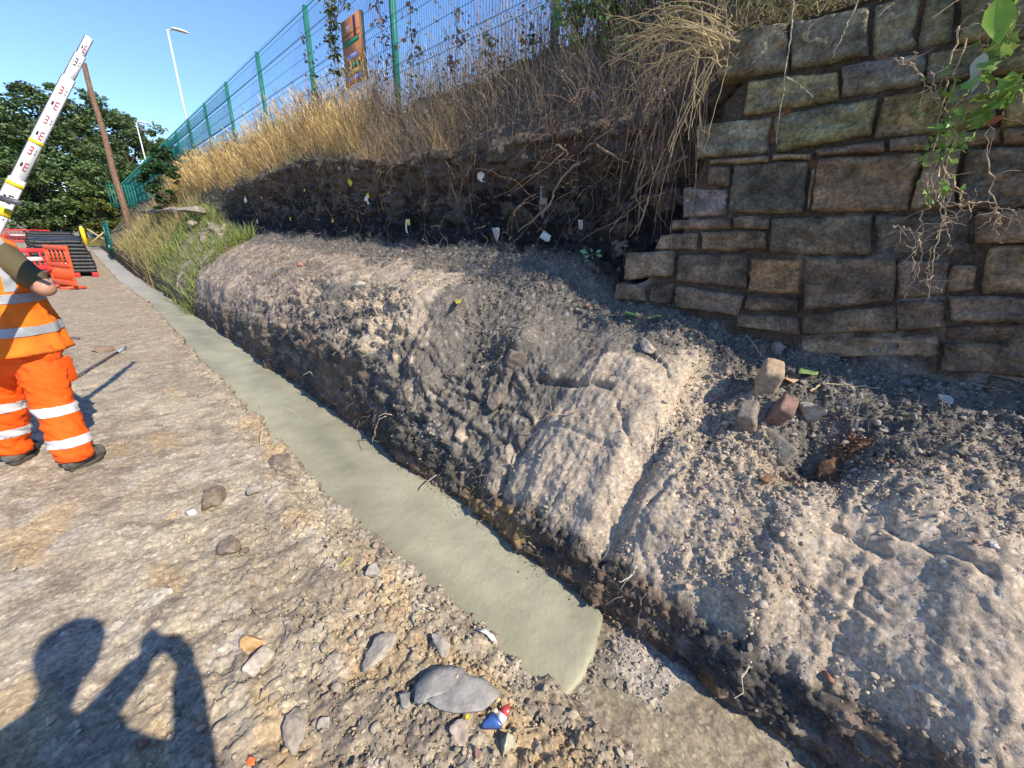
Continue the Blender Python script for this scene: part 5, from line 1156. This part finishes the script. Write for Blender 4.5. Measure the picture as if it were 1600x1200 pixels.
stems('root_debris', 500, (1.8, 2.75), (-.5, 2.4), .9, (0, 0, .1), (.03, .14), .0013, (.36, .29, .21), 64, 'fine rootlets scattered over the near slope', jit=.3)
def px_path(pts, x=None, D=None, n=14):
    W_ = [onx(p_[0], p_[1], x) if x is not None else zc(p_[0], p_[1], D) for p_ in pts]; W_ = np.array(W_)
    t = np.linspace(0, 1, len(W_)); ti = np.linspace(0, 1, n); out = np.stack([np.interp(ti, t, W_[:, k]) for k in range(3)], 1)
    for _ in range(2): out[1:-1] = (out[:-2]+2*out[1:-1]+out[2:])/4
    return out
def twig(pts, r0, tone, label, seed=0, name='twig', cat='twig', group=None, lift=0., ground=False, side=0):
    if ground: W_ = np.array([hit(*p_)[0]+np.array([0, 0, r0*.8+lift]) for p_ in pts])
    else:
        b = hit(*pts[0])[0]; D = (b-CAMP)@_f; W_ = np.array([zc(p_[0], p_[1], D*.985) for p_ in pts])
    n = 16; t = np.linspace(0, 1, len(W_)); ti = np.linspace(0, 1, n); out = np.stack([np.interp(ti, t, W_[:, k]) for k in range(3)], 1)
    for _ in range(1): out[1:-1] = (out[:-2]+2*out[1:-1]+out[2:])/4
    r = np.random.default_rng(seed); out += r.normal(size=out.shape)*r0*.5; parts = [tubes(out[None], np.linspace(r0, r0*.35, n)[None], 6)]
    for k in range(side):
        i = r.integers(4, n-3); q = walk(1, 6, out[i:i+1], (out[i+1]-out[i])[None]/np.linalg.norm(out[i+1]-out[i])+r.normal(size=(1, 3))*.7, r0*9, .3, 0, r); parts.append(tubes(q, taper(q, [r0*.5], .3), 5))
    V, Q, _ = join(parts); return mesh_top(name, V, Q, MBARK, label, cat, group, np.tile(tone, (len(V), 1)), smooth=True)
PALE = (.48, .40, .30)
for k, a in enumerate([
    ([(406, 694), (411, 668), (420, 645), (444, 634), (470, 652)], .0035, PALE, 'thin pale twig arching over the edge of the wet concrete', 0),
    ([(683, 742), (664, 755), (652, 770), (640, 786)], .006, (.40, .34, .28), 'crooked grey root reaching out over the middle of the concrete', 0),
    ([(826, 846), (842, 862), (862, 892)], .005, (.30, .24, .19), 'short dark root at the trench side near the end of the concrete', 1),
    ([(992, 884), (988, 900), (968, 910)], .006, (.62, .54, .42), 'pale bent root end below the notch in the bank', 1),
    ([(1172, 1032), (1166, 1046), (1158, 1056)], .005, (.60, .52, .40), 'pale forked root end low on the right hand trench side', 2),
    ([(604, 650), (592, 655), (586, 672), (582, 690)], .005, PALE, 'curled pale root on the dark trench side by the concrete', 1),
    ([(612, 648), (600, 646), (590, 652)], .004, PALE, 'short light root sticking out above the curled one', 0),
    ([(560, 612), (566, 604), (578, 603)], .005, (.50, .44, .36), 'pale root loop at the top of the dark trench side', 0),
    ([(540, 520), (530, 540), (520, 556)], .005, (.46, .42, .36), 'grey curved root lying down the bank above the dark trench side', 1),
    ([(492, 590), (484, 580), (474, 586)], .005, (.42, .36, .30), 'short twig at the foot of the far bank', 0),
    ([(288, 424), (278, 434), (276, 452), (284, 462)], .012, (.42, .37, .30), 'thick pale root curving down beside the green weeds', 0),
    ([(575, 384), (578, 410), (588, 440)], .006, (.12, .10, .08), 'dark upright twig on the far bench', 2),
    ([(1032, 552), (1024, 566), (1018, 576)], .005, (.50, .47, .44), 'pale splinter on the bench edge', 0),
    ([(905, 640), (870, 650), (850, 640)], .004, (.44, .30, .20), 'thin reddish root across the bank hollow', 2),
    ([(1190, 556), (1180, 540), (1166, 524)], .003, (.36, .30, .24), 'fine root on the dark rubble below the wall', 0)]):
    twig(a[0], a[1], a[2], a[3], k, side=a[4], group='twigs and roots sticking out of the trench sides')
for k, a in enumerate([
    ([(1062, 664), (1090, 640), (1112, 626), (1146, 610)], .007, (.34, .28, .22), 'long grey root lying across the top of the smooth slope'),
    ([(1266, 612), (1282, 601), (1310, 602), (1376, 608)], .007, (.52, .41, .24), 'yellowish root lying right of the sandstone lump'),
    ([(1398, 544), (1450, 526), (1500, 512), (1520, 524), (1548, 540), (1568, 558)], .0055, (.50, .42, .32), 'long pale root along the foot of the wall'),
    ([(1420, 578), (1500, 592), (1560, 600), (1599, 606)], .003, (.50, .44, .28), 'long straw stalk across the rubble at the right edge'),
    ([(1440, 572), (1520, 600), (1590, 616)], .003, (.46, .40, .26), 'second straw stalk crossing the first on the rubble'),
    ([(440, 1034), (446, 998), (452, 968)], .003, (.32, .26, .2), 'thin dark stick standing among the foreground clods'),
    ([(735, 1138), (800, 1142), (860, 1136)], .003, (.40, .34, .24), 'thin stalk lying below the crushed can'),
    ([(1385, 760), (1420, 772), (1452, 780)], .003, (.36, .30, .24), 'thin root on the right hand slope'),
    ([(700, 486), (720, 478), (752, 470)], .004, (.30, .24, .18), 'dark root across the top of the pale mound'),
    ([(960, 700), (955, 690), (945, 684)], .004, (.3, .24, .18), 'short root stub on the smooth slope')]):
    twig(a[0], a[1], a[2], a[3], 40+k, ground=True, group='stalks and roots lying on the dug earth')
# thick bare roots in the hollow
RT = [([(1000, 205), (1010, 250), (990, 300), (1004, 330)], .012), ([(1075, 245), (1040, 262), (1010, 285), (985, 310)], .012), ([(905, 255), (880, 275), (865, 300), (862, 318), (820, 355), (810, 362)], .011), ([(930, 225), (960, 245), (985, 256)], .010),
      ([(1030, 230), (1012, 262), (994, 300)], .010), ([(1015, 305), (1002, 345), (985, 370)], .008), ([(870, 225), (890, 240), (880, 250), (868, 256)], .010), ([(1040, 300), (1000, 315), (965, 345), (930, 362), (905, 378)], .006), ([(960, 200), (935, 215), (905, 240)], .007)]
for k, (pts, rr) in enumerate(RT):
    W_ = px_path(pts, x=2.90-.02*(k % 3), n=20); rg = np.random.default_rng(k); W_ += rg.normal(size=W_.shape)*.004; V, Q = tubes(W_[None], np.linspace(rr, rr*.5, 20)[None], 8)
    mesh_top('root', V, [Q], MBARK, ['thick bare root hanging nearest the wall end', 'crooked root slanting left from the wall end', 'long root slanting down to the labels on the dark face', 'short thick root across the top of the hollow', 'straight root in the middle of the hollow', 'pale split root pointing down in the hollow', 'dark knuckled root at the left of the hollow', 'thin long root along the bottom of the hollow', 'thin root sloping left below the brush'][k], 'root', 'bare roots in the hollow', np.tile([(.24, .17, .12), (.20, .14, .10), (.26, .20, .15)][k % 3], (len(V), 1)), smooth=True)

def plant(name, label, cat, sts, x, r0, tone, leafpx, ltone, lsize, tmpl, seed, spread=.03, group=None):
    """stems traced on a plane in front of wall or fence, leaves set round given spots"""
    r = np.random.default_rng(seed); parts = []
    for k, s_ in enumerate(sts):
        W_ = px_path(s_, x=x-.015*(k % 3), n=22)+r.normal(size=(22, 3))*.005; parts.append(tubes(W_[None], np.linspace(r0, r0*.5, 22)[None]*r.uniform(.7, 1.2), 5))
        for q in range(4):
            i = r.integers(3, 19); w2 = walk(1, 7, W_[i:i+1], r.normal(size=(1, 3))*np.array([.5, 1, 1])+np.array([[-.3, 0, -.2]]), .018, .35, -.05, r); parts.append(tubes(w2, taper(w2, [r0*.5], .3), 4))
    V, Q, _ = join(parts); b = V.mean(0); b[2] = V[:, 2].max(); root = empty(name, b, label, cat, group)
    mk('stem', V, Q, MBARK, root, np.tile(tone, (len(V), 1)), smooth=True)
    if leafpx:
        pos = np.concatenate([onx(px, py, x-.03)+r.normal(size=(n, 3))*spread for px, py, n in leafpx]); V, Q = leaves(pos, lsize*r.uniform(.55, 1.3, len(pos)), r, tmpl, .15, .5)
        mk('foliage', V, [Q], MLEAF, root, np.repeat(rc(ltone, len(pos), r, .3, .12), len(tmpl[0]), 0))
    return root
IVT = (IVY_V, IVY_T); LFT = (LEAF_V, LEAF_T)
plant('hanging_ivy', 'ivy stems with small bright leaves hanging down the middle of the right hand wall face', 'ivy', [
    [(1500, 40), (1482, 110), (1470, 170), (1460, 240), (1458, 300)], [(1510, 60), (1488, 130), (1478, 200), (1475, 260), (1482, 310)], [(1420, 95), (1440, 120), (1462, 155)], [(1405, 92), (1420, 100), (1432, 82)], [(1455, 110), (1462, 140), (1468, 156)],
    [(1460, 300), (1475, 340), (1488, 395)], [(1478, 310), (1470, 350), (1460, 400), (1448, 468)], [(1440, 330), (1436, 370), (1420, 435)], [(1395, 352), (1420, 358), (1436, 368)], [(1437, 372), (1440, 400), (1428, 430), (1414, 465)], [(1470, 320), (1510, 318), (1552, 314)], [(1495, 160), (1480, 220), (1478, 290)], [(1515, 135), (1500, 160), (1490, 190)],
    [(1470, 260), (1468, 310), (1478, 340), (1462, 372)], [(1452, 240), (1448, 300), (1456, 330)], [(1455, 385), (1450, 430), (1452, 470)], [(1480, 270), (1500, 300), (1504, 316)]],
    2.70, .0035, (.46, .35, .22), [(1480, 160, 12), (1475, 205, 22), (1484, 232, 30), (1470, 285, 16), (1452, 240, 8), (1500, 180, 14), (1515, 205, 10), (1460, 300, 6), (1490, 120, 10)], (.22, .36, .08), .028, IVT, 71)
plant('hanging_ivy', 'ivy stem with broad leaves and one red leaf at the right edge of the wall', 'ivy', [
    [(1560, 0), (1545, 60), (1540, 120), (1541, 190), (1542, 240)], [(1541, 235), (1550, 300), (1558, 345), (1566, 382)], [(1590, 20), (1572, 50), (1556, 66)], [(1600, 145), (1575, 160), (1560, 190)], [(1548, 0), (1532, 50), (1538, 100)], [(1599, 330), (1570, 330), (1555, 325)], [(1552, 325), (1556, 335), (1566, 350)]],
    2.68, .003, (.36, .27, .19), [(1541, 80, 5), (1560, 72, 7), (1522, 122, 5), (1556, 158, 6), (1572, 20, 7), (1545, 170, 4), (1590, 110, 6), (1600, 140, 6)], (.22, .34, .07), .060, IVT, 72, .022)
def bigleaf(px, py, x, size, tone, label, rot, name='leaf', tilt=.5):
    c = onx(px, py, x); V = np.array([[0, 0, 0], [.18, -.2, .02], [.45, -.27, .04], [.78, -.14, .03], [1, 0, -.05], [.78, .14, .03], [.45, .27, .04], [.18, .2, .02], [.3, 0, -.015], [.65, 0, -.015]])*size
    T = np.array([[0, 1, 8], [1, 2, 8], [2, 9, 8], [2, 3, 9], [3, 4, 9], [4, 5, 9], [5, 6, 9], [6, 8, 9], [6, 7, 8], [7, 0, 8]])
    a = np.array([0., math.cos(rot), math.sin(rot)]); nn = np.array([-1., 0, tilt]); nn -= a*(nn@a); nn /= np.linalg.norm(nn); b = np.cross(nn, a); V = V@np.stack([a, b, nn], 0)+c
    return mesh_top(name, V, [T], MLEAF, label, 'leaf', None, np.tile(tone, (len(V), 1)), smooth=True)
bigleaf(1558, -4, 2.55, .16, (.24, .42, .05), 'large bright green leaf hanging over the wall top at the right', -1.9)
bigleaf(1538, 82, 2.62, .09, (.50, .52, .42), 'pale grey green leaf on the wall below the large bright leaf', -1.5)
bigleaf(1526, 112, 2.62, .07, (.42, .46, .36), 'smaller pale leaf hanging below the grey green one', -1.7)
bigleaf(1570, 180, 2.66, .05, (.45, .12, .05), 'small red leaf on the ivy at the right edge', -.6)
# climbers on the fence
for k, (pts, lp, lab) in enumerate([
    ([[(512, -10), (520, 60), (528, 140)], [(530, -10), (524, 70), (522, 150)], [(545, -10), (520, 40), (512, 90)]], [(515, 10, 90), (520, 35, 90), (518, 60, 80), (524, 85, 70), (525, 110, 50), (540, 5, 30), (530, 135, 16)], 'olive climber on the mesh fence left of the sign board'),
    ([[(590, -10), (598, 60), (606, 130)], [(575, -10), (585, 40)]], [(588, 5, 20), (596, 35, 22), (602, 65, 24), (606, 95, 20), (598, 120, 14)], 'thin climber on the fence between the sign board and the next post'),
    ([[(640, -10), (642, 60), (648, 120)]], [(640, 15, 14), (642, 50, 18), (646, 85, 18), (645, 110, 12)], 'sparse climber just right of the fence post beside the sign'),
    ([[(478, 20), (486, 90), (496, 180)]], [(480, 60, 10), (485, 90, 16), (490, 120, 18), (496, 150, 18), (492, 175, 14)], 'dark climber up the fence post left of the sign board'),
    ([[(712, 10), (714, 60), (710, 130)]], [(712, 20, 12), (714, 60, 18), (712, 95, 20)], 'dry purple brown climber in the middle of the fence panel'),
    ([[(765, 60), (762, 110), (770, 170)], [(830, 30), (826, 90), (818, 160)]], [(762, 66, 30), (768, 95, 16), (790, 110, 14), (826, 60, 26), (824, 95, 26)], 'green tipped climber on the fence near the dark brush'),
    ([[(900, -10), (895, 50), (890, 110)], [(960, 0), (940, 40), (920, 90)], [(985, 10), (960, 40), (930, 60)]], [(885, 8, 70), (905, 20, 70), (930, 15, 70), (960, 12, 80), (985, 30, 60), (950, 55, 60), (985, 75, 50), (970, 110, 30), (910, 60, 40)], 'leafy green climber on the fence left of the wall')]):
    plant('climbing_plant', lab, 'climber', pts, 3.50, .0045, (.16, .12, .09), lp, [(.12, .13, .06), (.16, .12, .08), (.15, .13, .08), (.10, .10, .06), (.22, .15, .13), (.12, .16, .06), (.13, .22, .06)][k], .062, (QL_V, QL_Q), 80+k, .05, 'climbing plants on the mesh fence')
def straw():
    r = np.random.default_rng(91); parts = []
    for k in range(56):
        s_ = np.array([1128+r.normal()*16, 58+r.normal()*26]); e = np.array([r.uniform(940, 1090), r.uniform(20, 175)]) if k < 46 else np.array([r.uniform(1040, 1110), r.uniform(140, 300)])
        m_ = (s_+e)/2+np.array([r.normal()*12, -28+r.normal()*12]); W_ = px_path([s_, (s_+m_)/2+[0, -9], m_, (m_+e)/2+[-3, 3], e], x=r.uniform(2.58, 2.80), n=16); W_ += r.normal(size=W_.shape)*.003
        parts.append(tubes(W_[None], np.linspace(.0036, .0015, 16)[None]*r.uniform(.6, 1.3), 5))
        for q in range(2): i = r.integers(6, 15); w2 = walk(1, 6, W_[i:i+1], (W_[i]-W_[i-1])[None]*40+r.normal(size=(1, 3))*.6, .022, .25, -.03, r); parts.append(tubes(w2, taper(w2, [.0018], .4), 4))
    V, Q, _ = join(parts); c = np.tile([.56, .44, .24], (len(V), 1))*(1+.3*fbm(V*9, 2, 7)[:, None]); mesh_top('dry_branch', V, Q, MGRASS, 'arching bundle of straw coloured dead branches spilling over the left end of the wall top', 'dead branches', None, c)
straw()
for k, (pts, lab) in enumerate([([(1240, -5), (1236, 60), (1228, 100), (1222, 160), (1212, 225)], 'fine bare root trailing down the joint between the first two top stones'), ([(1345, -5), (1318, 50), (1300, 90)], 'thin forked root lying over the second top stone'), ([(1228, 120), (1248, 132), (1270, 152)], 'short side root across the mossy second course stone')]):
    W_ = px_path(pts, x=2.755, n=20)+np.random.default_rng(k).normal(size=(20, 3))*.003; V, Q = tubes(W_[None], np.linspace(.004, .0018, 20)[None], 5); mesh_top('root', V, [Q], MBARK, lab, 'root', 'thin roots trailing over the wall', np.tile([.42, .38, .26], (len(V), 1)), smooth=True)

# ------------------------------------------------------------ sample labels pinned to the dark face
MW = M_simple('label_white', (.78, .78, .74), .5); MYE = M_simple('label_yellow', (.80, .68, .04), .5); MOR = M_simple('label_red', (.6, .12, .06), .5)
def tag_at(px, py, lab, wpx, hpx, yel=None, base=None, tilt=0.):
    pos, n = hit(px, py); s_ = pxm(px, py, pos); root = empty('sample_label', pos, lab, 'label', 'labels pinned to the dark cut face')
    n = n*.3+np.array([-1, 0, 0]); n[2] = 0; n /= np.linalg.norm(n); sd = np.cross((0, 0, 1), n); ct, st = math.cos(tilt), math.sin(tilt); a = sd*ct+np.array([0, 0, st]); u = np.cross(n, a); R_ = np.stack([a, u, n], 1)
    def slip(nm, dx, dy, w_, h_, m, dz):
        k = 7; V = []; 
        for v in np.linspace(-.5, .5, k):
            for q in (-.5, .5): V.append([q*w_, v*h_, .10*h_*math.cos(v*3)])
        V = np.array(V)/s_; V = np.concatenate([V, V+[0, 0, -.002]]); idx = np.arange(2*k).reshape(k, 2); Q = np.stack([idx[:-1, 0], idx[:-1, 1], idx[1:, 1], idx[1:, 0]], 1)
        mk(nm, V@R_.T+pos+n*(.02+dz)+(a*dx+u*dy)/s_, [Q, Q[:, ::-1]+2*k], m, root)
    if base: slip('strip', *base, MW, 0.)
    if yel: slip('number_tag', *yel, MYE, .006)
    V, Q = rod(pos-n*.01, pos+n*.035, .0022, .0022, 6); mk('nail', V, Q, MGALV, root)
    return root
tag_at(755, 275, 'white double label with yellow tag near the middle of the dark face', 10, 26, (0, 5, 7, 7), (0, 0, 14, 27), .05)
tag_at(640, 352, 'long thin white label with a yellow tag low on the dark face', 8, 24, (4, 4, 8, 8), (-3, -4, 4, 26), .1)
tag_at(855, 375, 'white folded label with yellow tag beside the roots', 18, 20, (3, 1, 8, 8), (-3, 0, 16, 19), -.5)
tag_at(549, 283, 'crumpled yellow tag high on the left part of the dark face', 8, 8, (0, 0, 9, 13), None, .6)
tag_at(574, 312, 'slanted orange and white label below the crumpled yellow tag', 6, 12, None, (0, 0, 5, 13), -.5)
tag_at(578, 308, 'small yellow tag with pale strips right of the slanted label', 5, 6, (0, 2, 6, 7), (-4, -3, 4, 13), .2)
tag_at(456, 344, 'small yellow tag near the far end of the dark face', 5, 9, (2, 0, 5, 8), (-2, -4, 3, 6), .2)
tag_at(404, 344, 'tiny yellow tag low at the far end of the dark face', 4, 5, (0, 0, 3, 4), (-3, -2, 3, 5), .2)
tag_at(522, 345, 'tiny pale yellow tag low in the middle of the far part', 4, 5, (0, 0, 4, 5), None, .2)
tag_at(385, 311, 'white rag like label at the far upper corner of the dark face', 10, 12, None, (0, 0, 9, 9), .4)
tag_at(411, 309, 'faint yellow tag beside the white rag like label', 4, 4, (0, 0, 4, 4), None, 0)
tag_at(478, 297, 'tiny yellow tag under the overhanging grass', 4, 4, (0, 0, 4, 4), None, 0)
def shard(px, py, poly, colr, label, seed, name='plastic_scrap', cat='litter', th=.004, m=None, lift=.01, face=None):
    """thin crumpled piece from an outline given in photo pixels about its centre"""
    pos, n = hit(px, py); s_ = pxm(px, py, pos)
    W_ = np.array([(onz(px+a, py+b, pos[2]) if face is None else onx(px+a, py+b, pos[0]-.03)) for a, b in poly]); cen = W_.mean(0)
    if len(poly) > 12:      # break the straight edges up
        rj = np.random.default_rng(seed); W2 = []
        for a_, b_ in zip(W_, np.roll(W_, -1, 0)):
            for t_ in (0, .33, .66): W2.append(a_*(1-t_)+b_*t_+rj.normal(size=3)*np.array([.0016, .0016, 0]))
        W_ = np.array(W2)
    rings = [W_]; 
    for t in (.66, .33): rings.append(cen+(W_-cen)*t)
    V = np.concatenate(rings+[cen[None]]); k = len(W_); off = ((.009 if cat == 'leaf' else .005)*fbm(V*(40 if cat == 'leaf' else 14)+seed, 3, seed))[:, None]; V = V+(np.array([0, 0, 1.]) if face is None else np.array([-1., 0, 0]))*(off+lift)
    j = np.arange(k); jn = (j+1) % k; Q = np.concatenate([np.stack([j, jn, k+jn, k+j], 1), np.stack([k+j, k+jn, 2*k+jn, 2*k+j], 1)]); T = np.stack([2*k+j, 2*k+jn, np.full(k, 3*k)], 1)
    o = mesh_top(name, V, [Q, T], m or MROCK, label, cat, None, np.tile(colr, (len(V), 1))); sd = o.modifiers.new('s', 'SOLIDIFY'); sd.thickness = th; return o
shard(776, 365, [(-6, -9), (6, -9), (5, 4), (2, 16), (-3, 2)], (.36, .36, .35), 'pointed grey white fragment stuck low on the dark face', 1, 'plaster_fragment', face=1)
shard(852, 318, [(-6, -28), (3, -26), (5, -8), (2, 10), (-4, 24), (-8, 6)], (.30, .27, .23), 'ragged streak of pale mortar on the dark face above the folded label', 2, 'mortar_smear', 'mortar', face=1)
shard(908, 350, [(-4, -7), (4, -6), (4, 8), (-2, 9)], (.45, .43, .40), 'small pale fragment right of the folded label', 3, 'plaster_fragment', face=1)
shard(1034, 146, [(-9, -8), (4, -12), (9, 0), (4, 12), (-6, 9)], (.60, .46, .38), 'pinkish torn rag caught under the straw branches', 4, 'rag', face=1)
MSL = M_simple('slate', (.30, .285, .26), .8, .25, 16, .6, 1.25, .9, .012)
shard(710, 1088, [(-62, 20), (-60, -8), (-42, -32), (-18, -42), (10, -38), (26, -24), (46, -20), (72, 4), (60, 16), (46, 30), (8, 35), (-24, 27), (-52, 12)], (.3, .3, .3), 'broken dark grey slate lying flat left of the crushed can', 5, 'slate', 'slate', .009, MSL, .022)
shard(632, 1100, [(-8, -10), (10, -12), (6, 14), (-4, 12)], (.2, .2, .2), 'small dark slate chip left of the broken slate', 6, 'slate', 'slate', .01, MSL, .015)
def can():
    root = empty('crushed_can', hit(778, 1118)[0], 'crushed drink can in blue, white and red at the bottom of the view', 'can'); z = float(root.location[2])+.035
    for nm, poly, colr in (('blue_side', [(755, 1122), (772, 1112), (784, 1130), (780, 1136), (754, 1136)], (.05, .12, .34)), ('white_side', [(772, 1112), (780, 1110), (792, 1120), (784, 1132)], (.7, .72, .75)), ('red_side', [(778, 1108), (796, 1098), (797, 1108), (791, 1121)], (.5, .06, .06)), ('gold_rim', [(764, 1108), (776, 1104), (778, 1110), (768, 1114)], (.5, .42, .25))):
        V = np.array([onz(a, b, z+.010*((i*7) % 3-1)) for i, (a, b) in enumerate(poly)]); k = len(V); V = np.concatenate([V, V-[0, 0, .014]]); j = np.arange(k); jn = (j+1) % k
        m = M_simple('can_'+nm, colr, .3, .6, 60, .8, 1.2, .2, .002); mk(nm, V, [j[None], (k+j[::-1])[None], np.stack([j, k+j, k+jn, jn], 1)], m, root)
can()
shard(730, 1128, [(-6, 10), (-2, -8), (5, -12), (2, 2), (-1, 13)], (.75, .62, .03), 'small curled yellow plastic scrap beside the can', 7)
shard(393, 1192, [(-7, 2), (-2, -8), (7, -4), (6, 6), (-3, 9)], (.80, .18, .05), 'small orange plastic scrap at the bottom edge', 8)
shard(762, 996, [(-16, -8), (-4, -10), (10, 0), (14, 10), (6, 8), (-2, -1)], (.66, .63, .56), 'curled white scrap on the clods beside the concrete', 9)
shard(545, 880, [(-18, 9), (-10, 2), (2, -9), (9, -7), (4, 4), (-8, 9)], (.42, .35, .14), 'yellow fallen leaf on the edge of the concrete', 10, 'fallen_leaf', 'leaf', .002)
shard(715, 470, [(-5, 2), (-1, -6), (6, -4), (5, 5), (-2, 6)], (.40, .36, .06), 'small yellow leaf on top of the pale mound', 11, 'fallen_leaf', 'leaf', .002)
MGL = M_simple('fresh_leaf', (.10, .22, .06), .5)
shard(1262, 580, [(-16, 6), (-14, -4), (-2, -9), (10, -6), (18, 1), (14, 9), (0, 8)], (.2, .35, .1), 'light green wilted leaf beside the sandstone lump', 12, 'fallen_leaf', 'leaf', .0008, M_simple('wilted_leaf', (.20, .28, .10), .7), .012)
shard(1238, 592, [(-14, 4), (-6, -8), (8, -6), (12, 2), (2, 8)], (.42, .30, .18), 'curled brown dead leaf touching the wilted green one', 13, 'fallen_leaf', 'leaf', .002)
shard(988, 492, [(-14, 3), (-6, -6), (6, -7), (14, 0), (4, 5)], (.05, .12, .04), 'dark green leaf on the ash below the wall', 14, 'fallen_leaf', 'leaf', .0008, MGL, .012)
shard(1026, 494, [(-16, 7), (-6, -2), (8, -6), (16, -4), (6, 4)], (.2, .3, .15), 'pale green leaf right of the dark green one', 15, 'fallen_leaf', 'leaf', .0008, M_simple('pale_leaf', (.15, .22, .10), .6), .012)
def compound_leaf():
    pos, n = hit(926, 402); D = (pos-CAMP)@_f*.97; root = empty('green_leaf_spray', pos, 'fresh green spray of leaflets at the foot of the dark hollow', 'leaf'); parts = []
    for a, b, l in ((-18, -6, 14), (-12, 4, 13), (-2, -9, 12), (0, 6, 14), (12, -7, 12), (14, 2, 12)):
        c = zc(926+a*.4, 398+b*.4, D); e = zc(926+a*1.15, 398+b*1.15, D); d = e-c; L = np.linalg.norm(d)+1e-6; d /= L; s = np.cross(d, _f); s /= np.linalg.norm(s); V = np.array([c, c+d*L*.5+s*L*.26, e, c+d*L*.5-s*L*.26, c+d*L*.5-_f*.006]); parts.append((V, np.array([[0, 1, 4], [1, 2, 4], [2, 3, 4], [3, 0, 4]])))
    V, Q, _ = join(parts); mk('leaflets', V, Q, M_simple('spray_leaf', (.16, .32, .14), .5), root); V, Q = rod(zc(910, 400, D), zc(942, 396, D), .003, .002); mk('stalk', V, Q, MGL, root)
compound_leaf()
def rods():
    for pts, lab, tip in (([(112, 592), (150, 568), (184, 550)], 'long dark rod lying on the ground with a blue grey end', True), ([(92, 527), (124, 528)], 'short grey rod lying by the worker hip', False), ([(96, 560), (112, 562)], 'stub of grey rod below the short one', False)):
        W_ = np.array([onz(*p_, .025) for p_ in pts]); V, Q = rod(W_[0], W_[-1], .012, .012, 8, 4); root = empty('metal_rod', W_[0], lab, 'rod', 'metal rods lying behind the worker'); mk('shaft', V, Q, M_simple('dark_steel', (.10, .09, .09), .5), root)
        if tip: V, Q = rod(W_[-1], W_[-1]+(W_[-1]-W_[0])*.22, .016, .014); mk('tip', V, Q, M_simple('blue_grey_tip', (.35, .40, .46), .4), root)
rods()
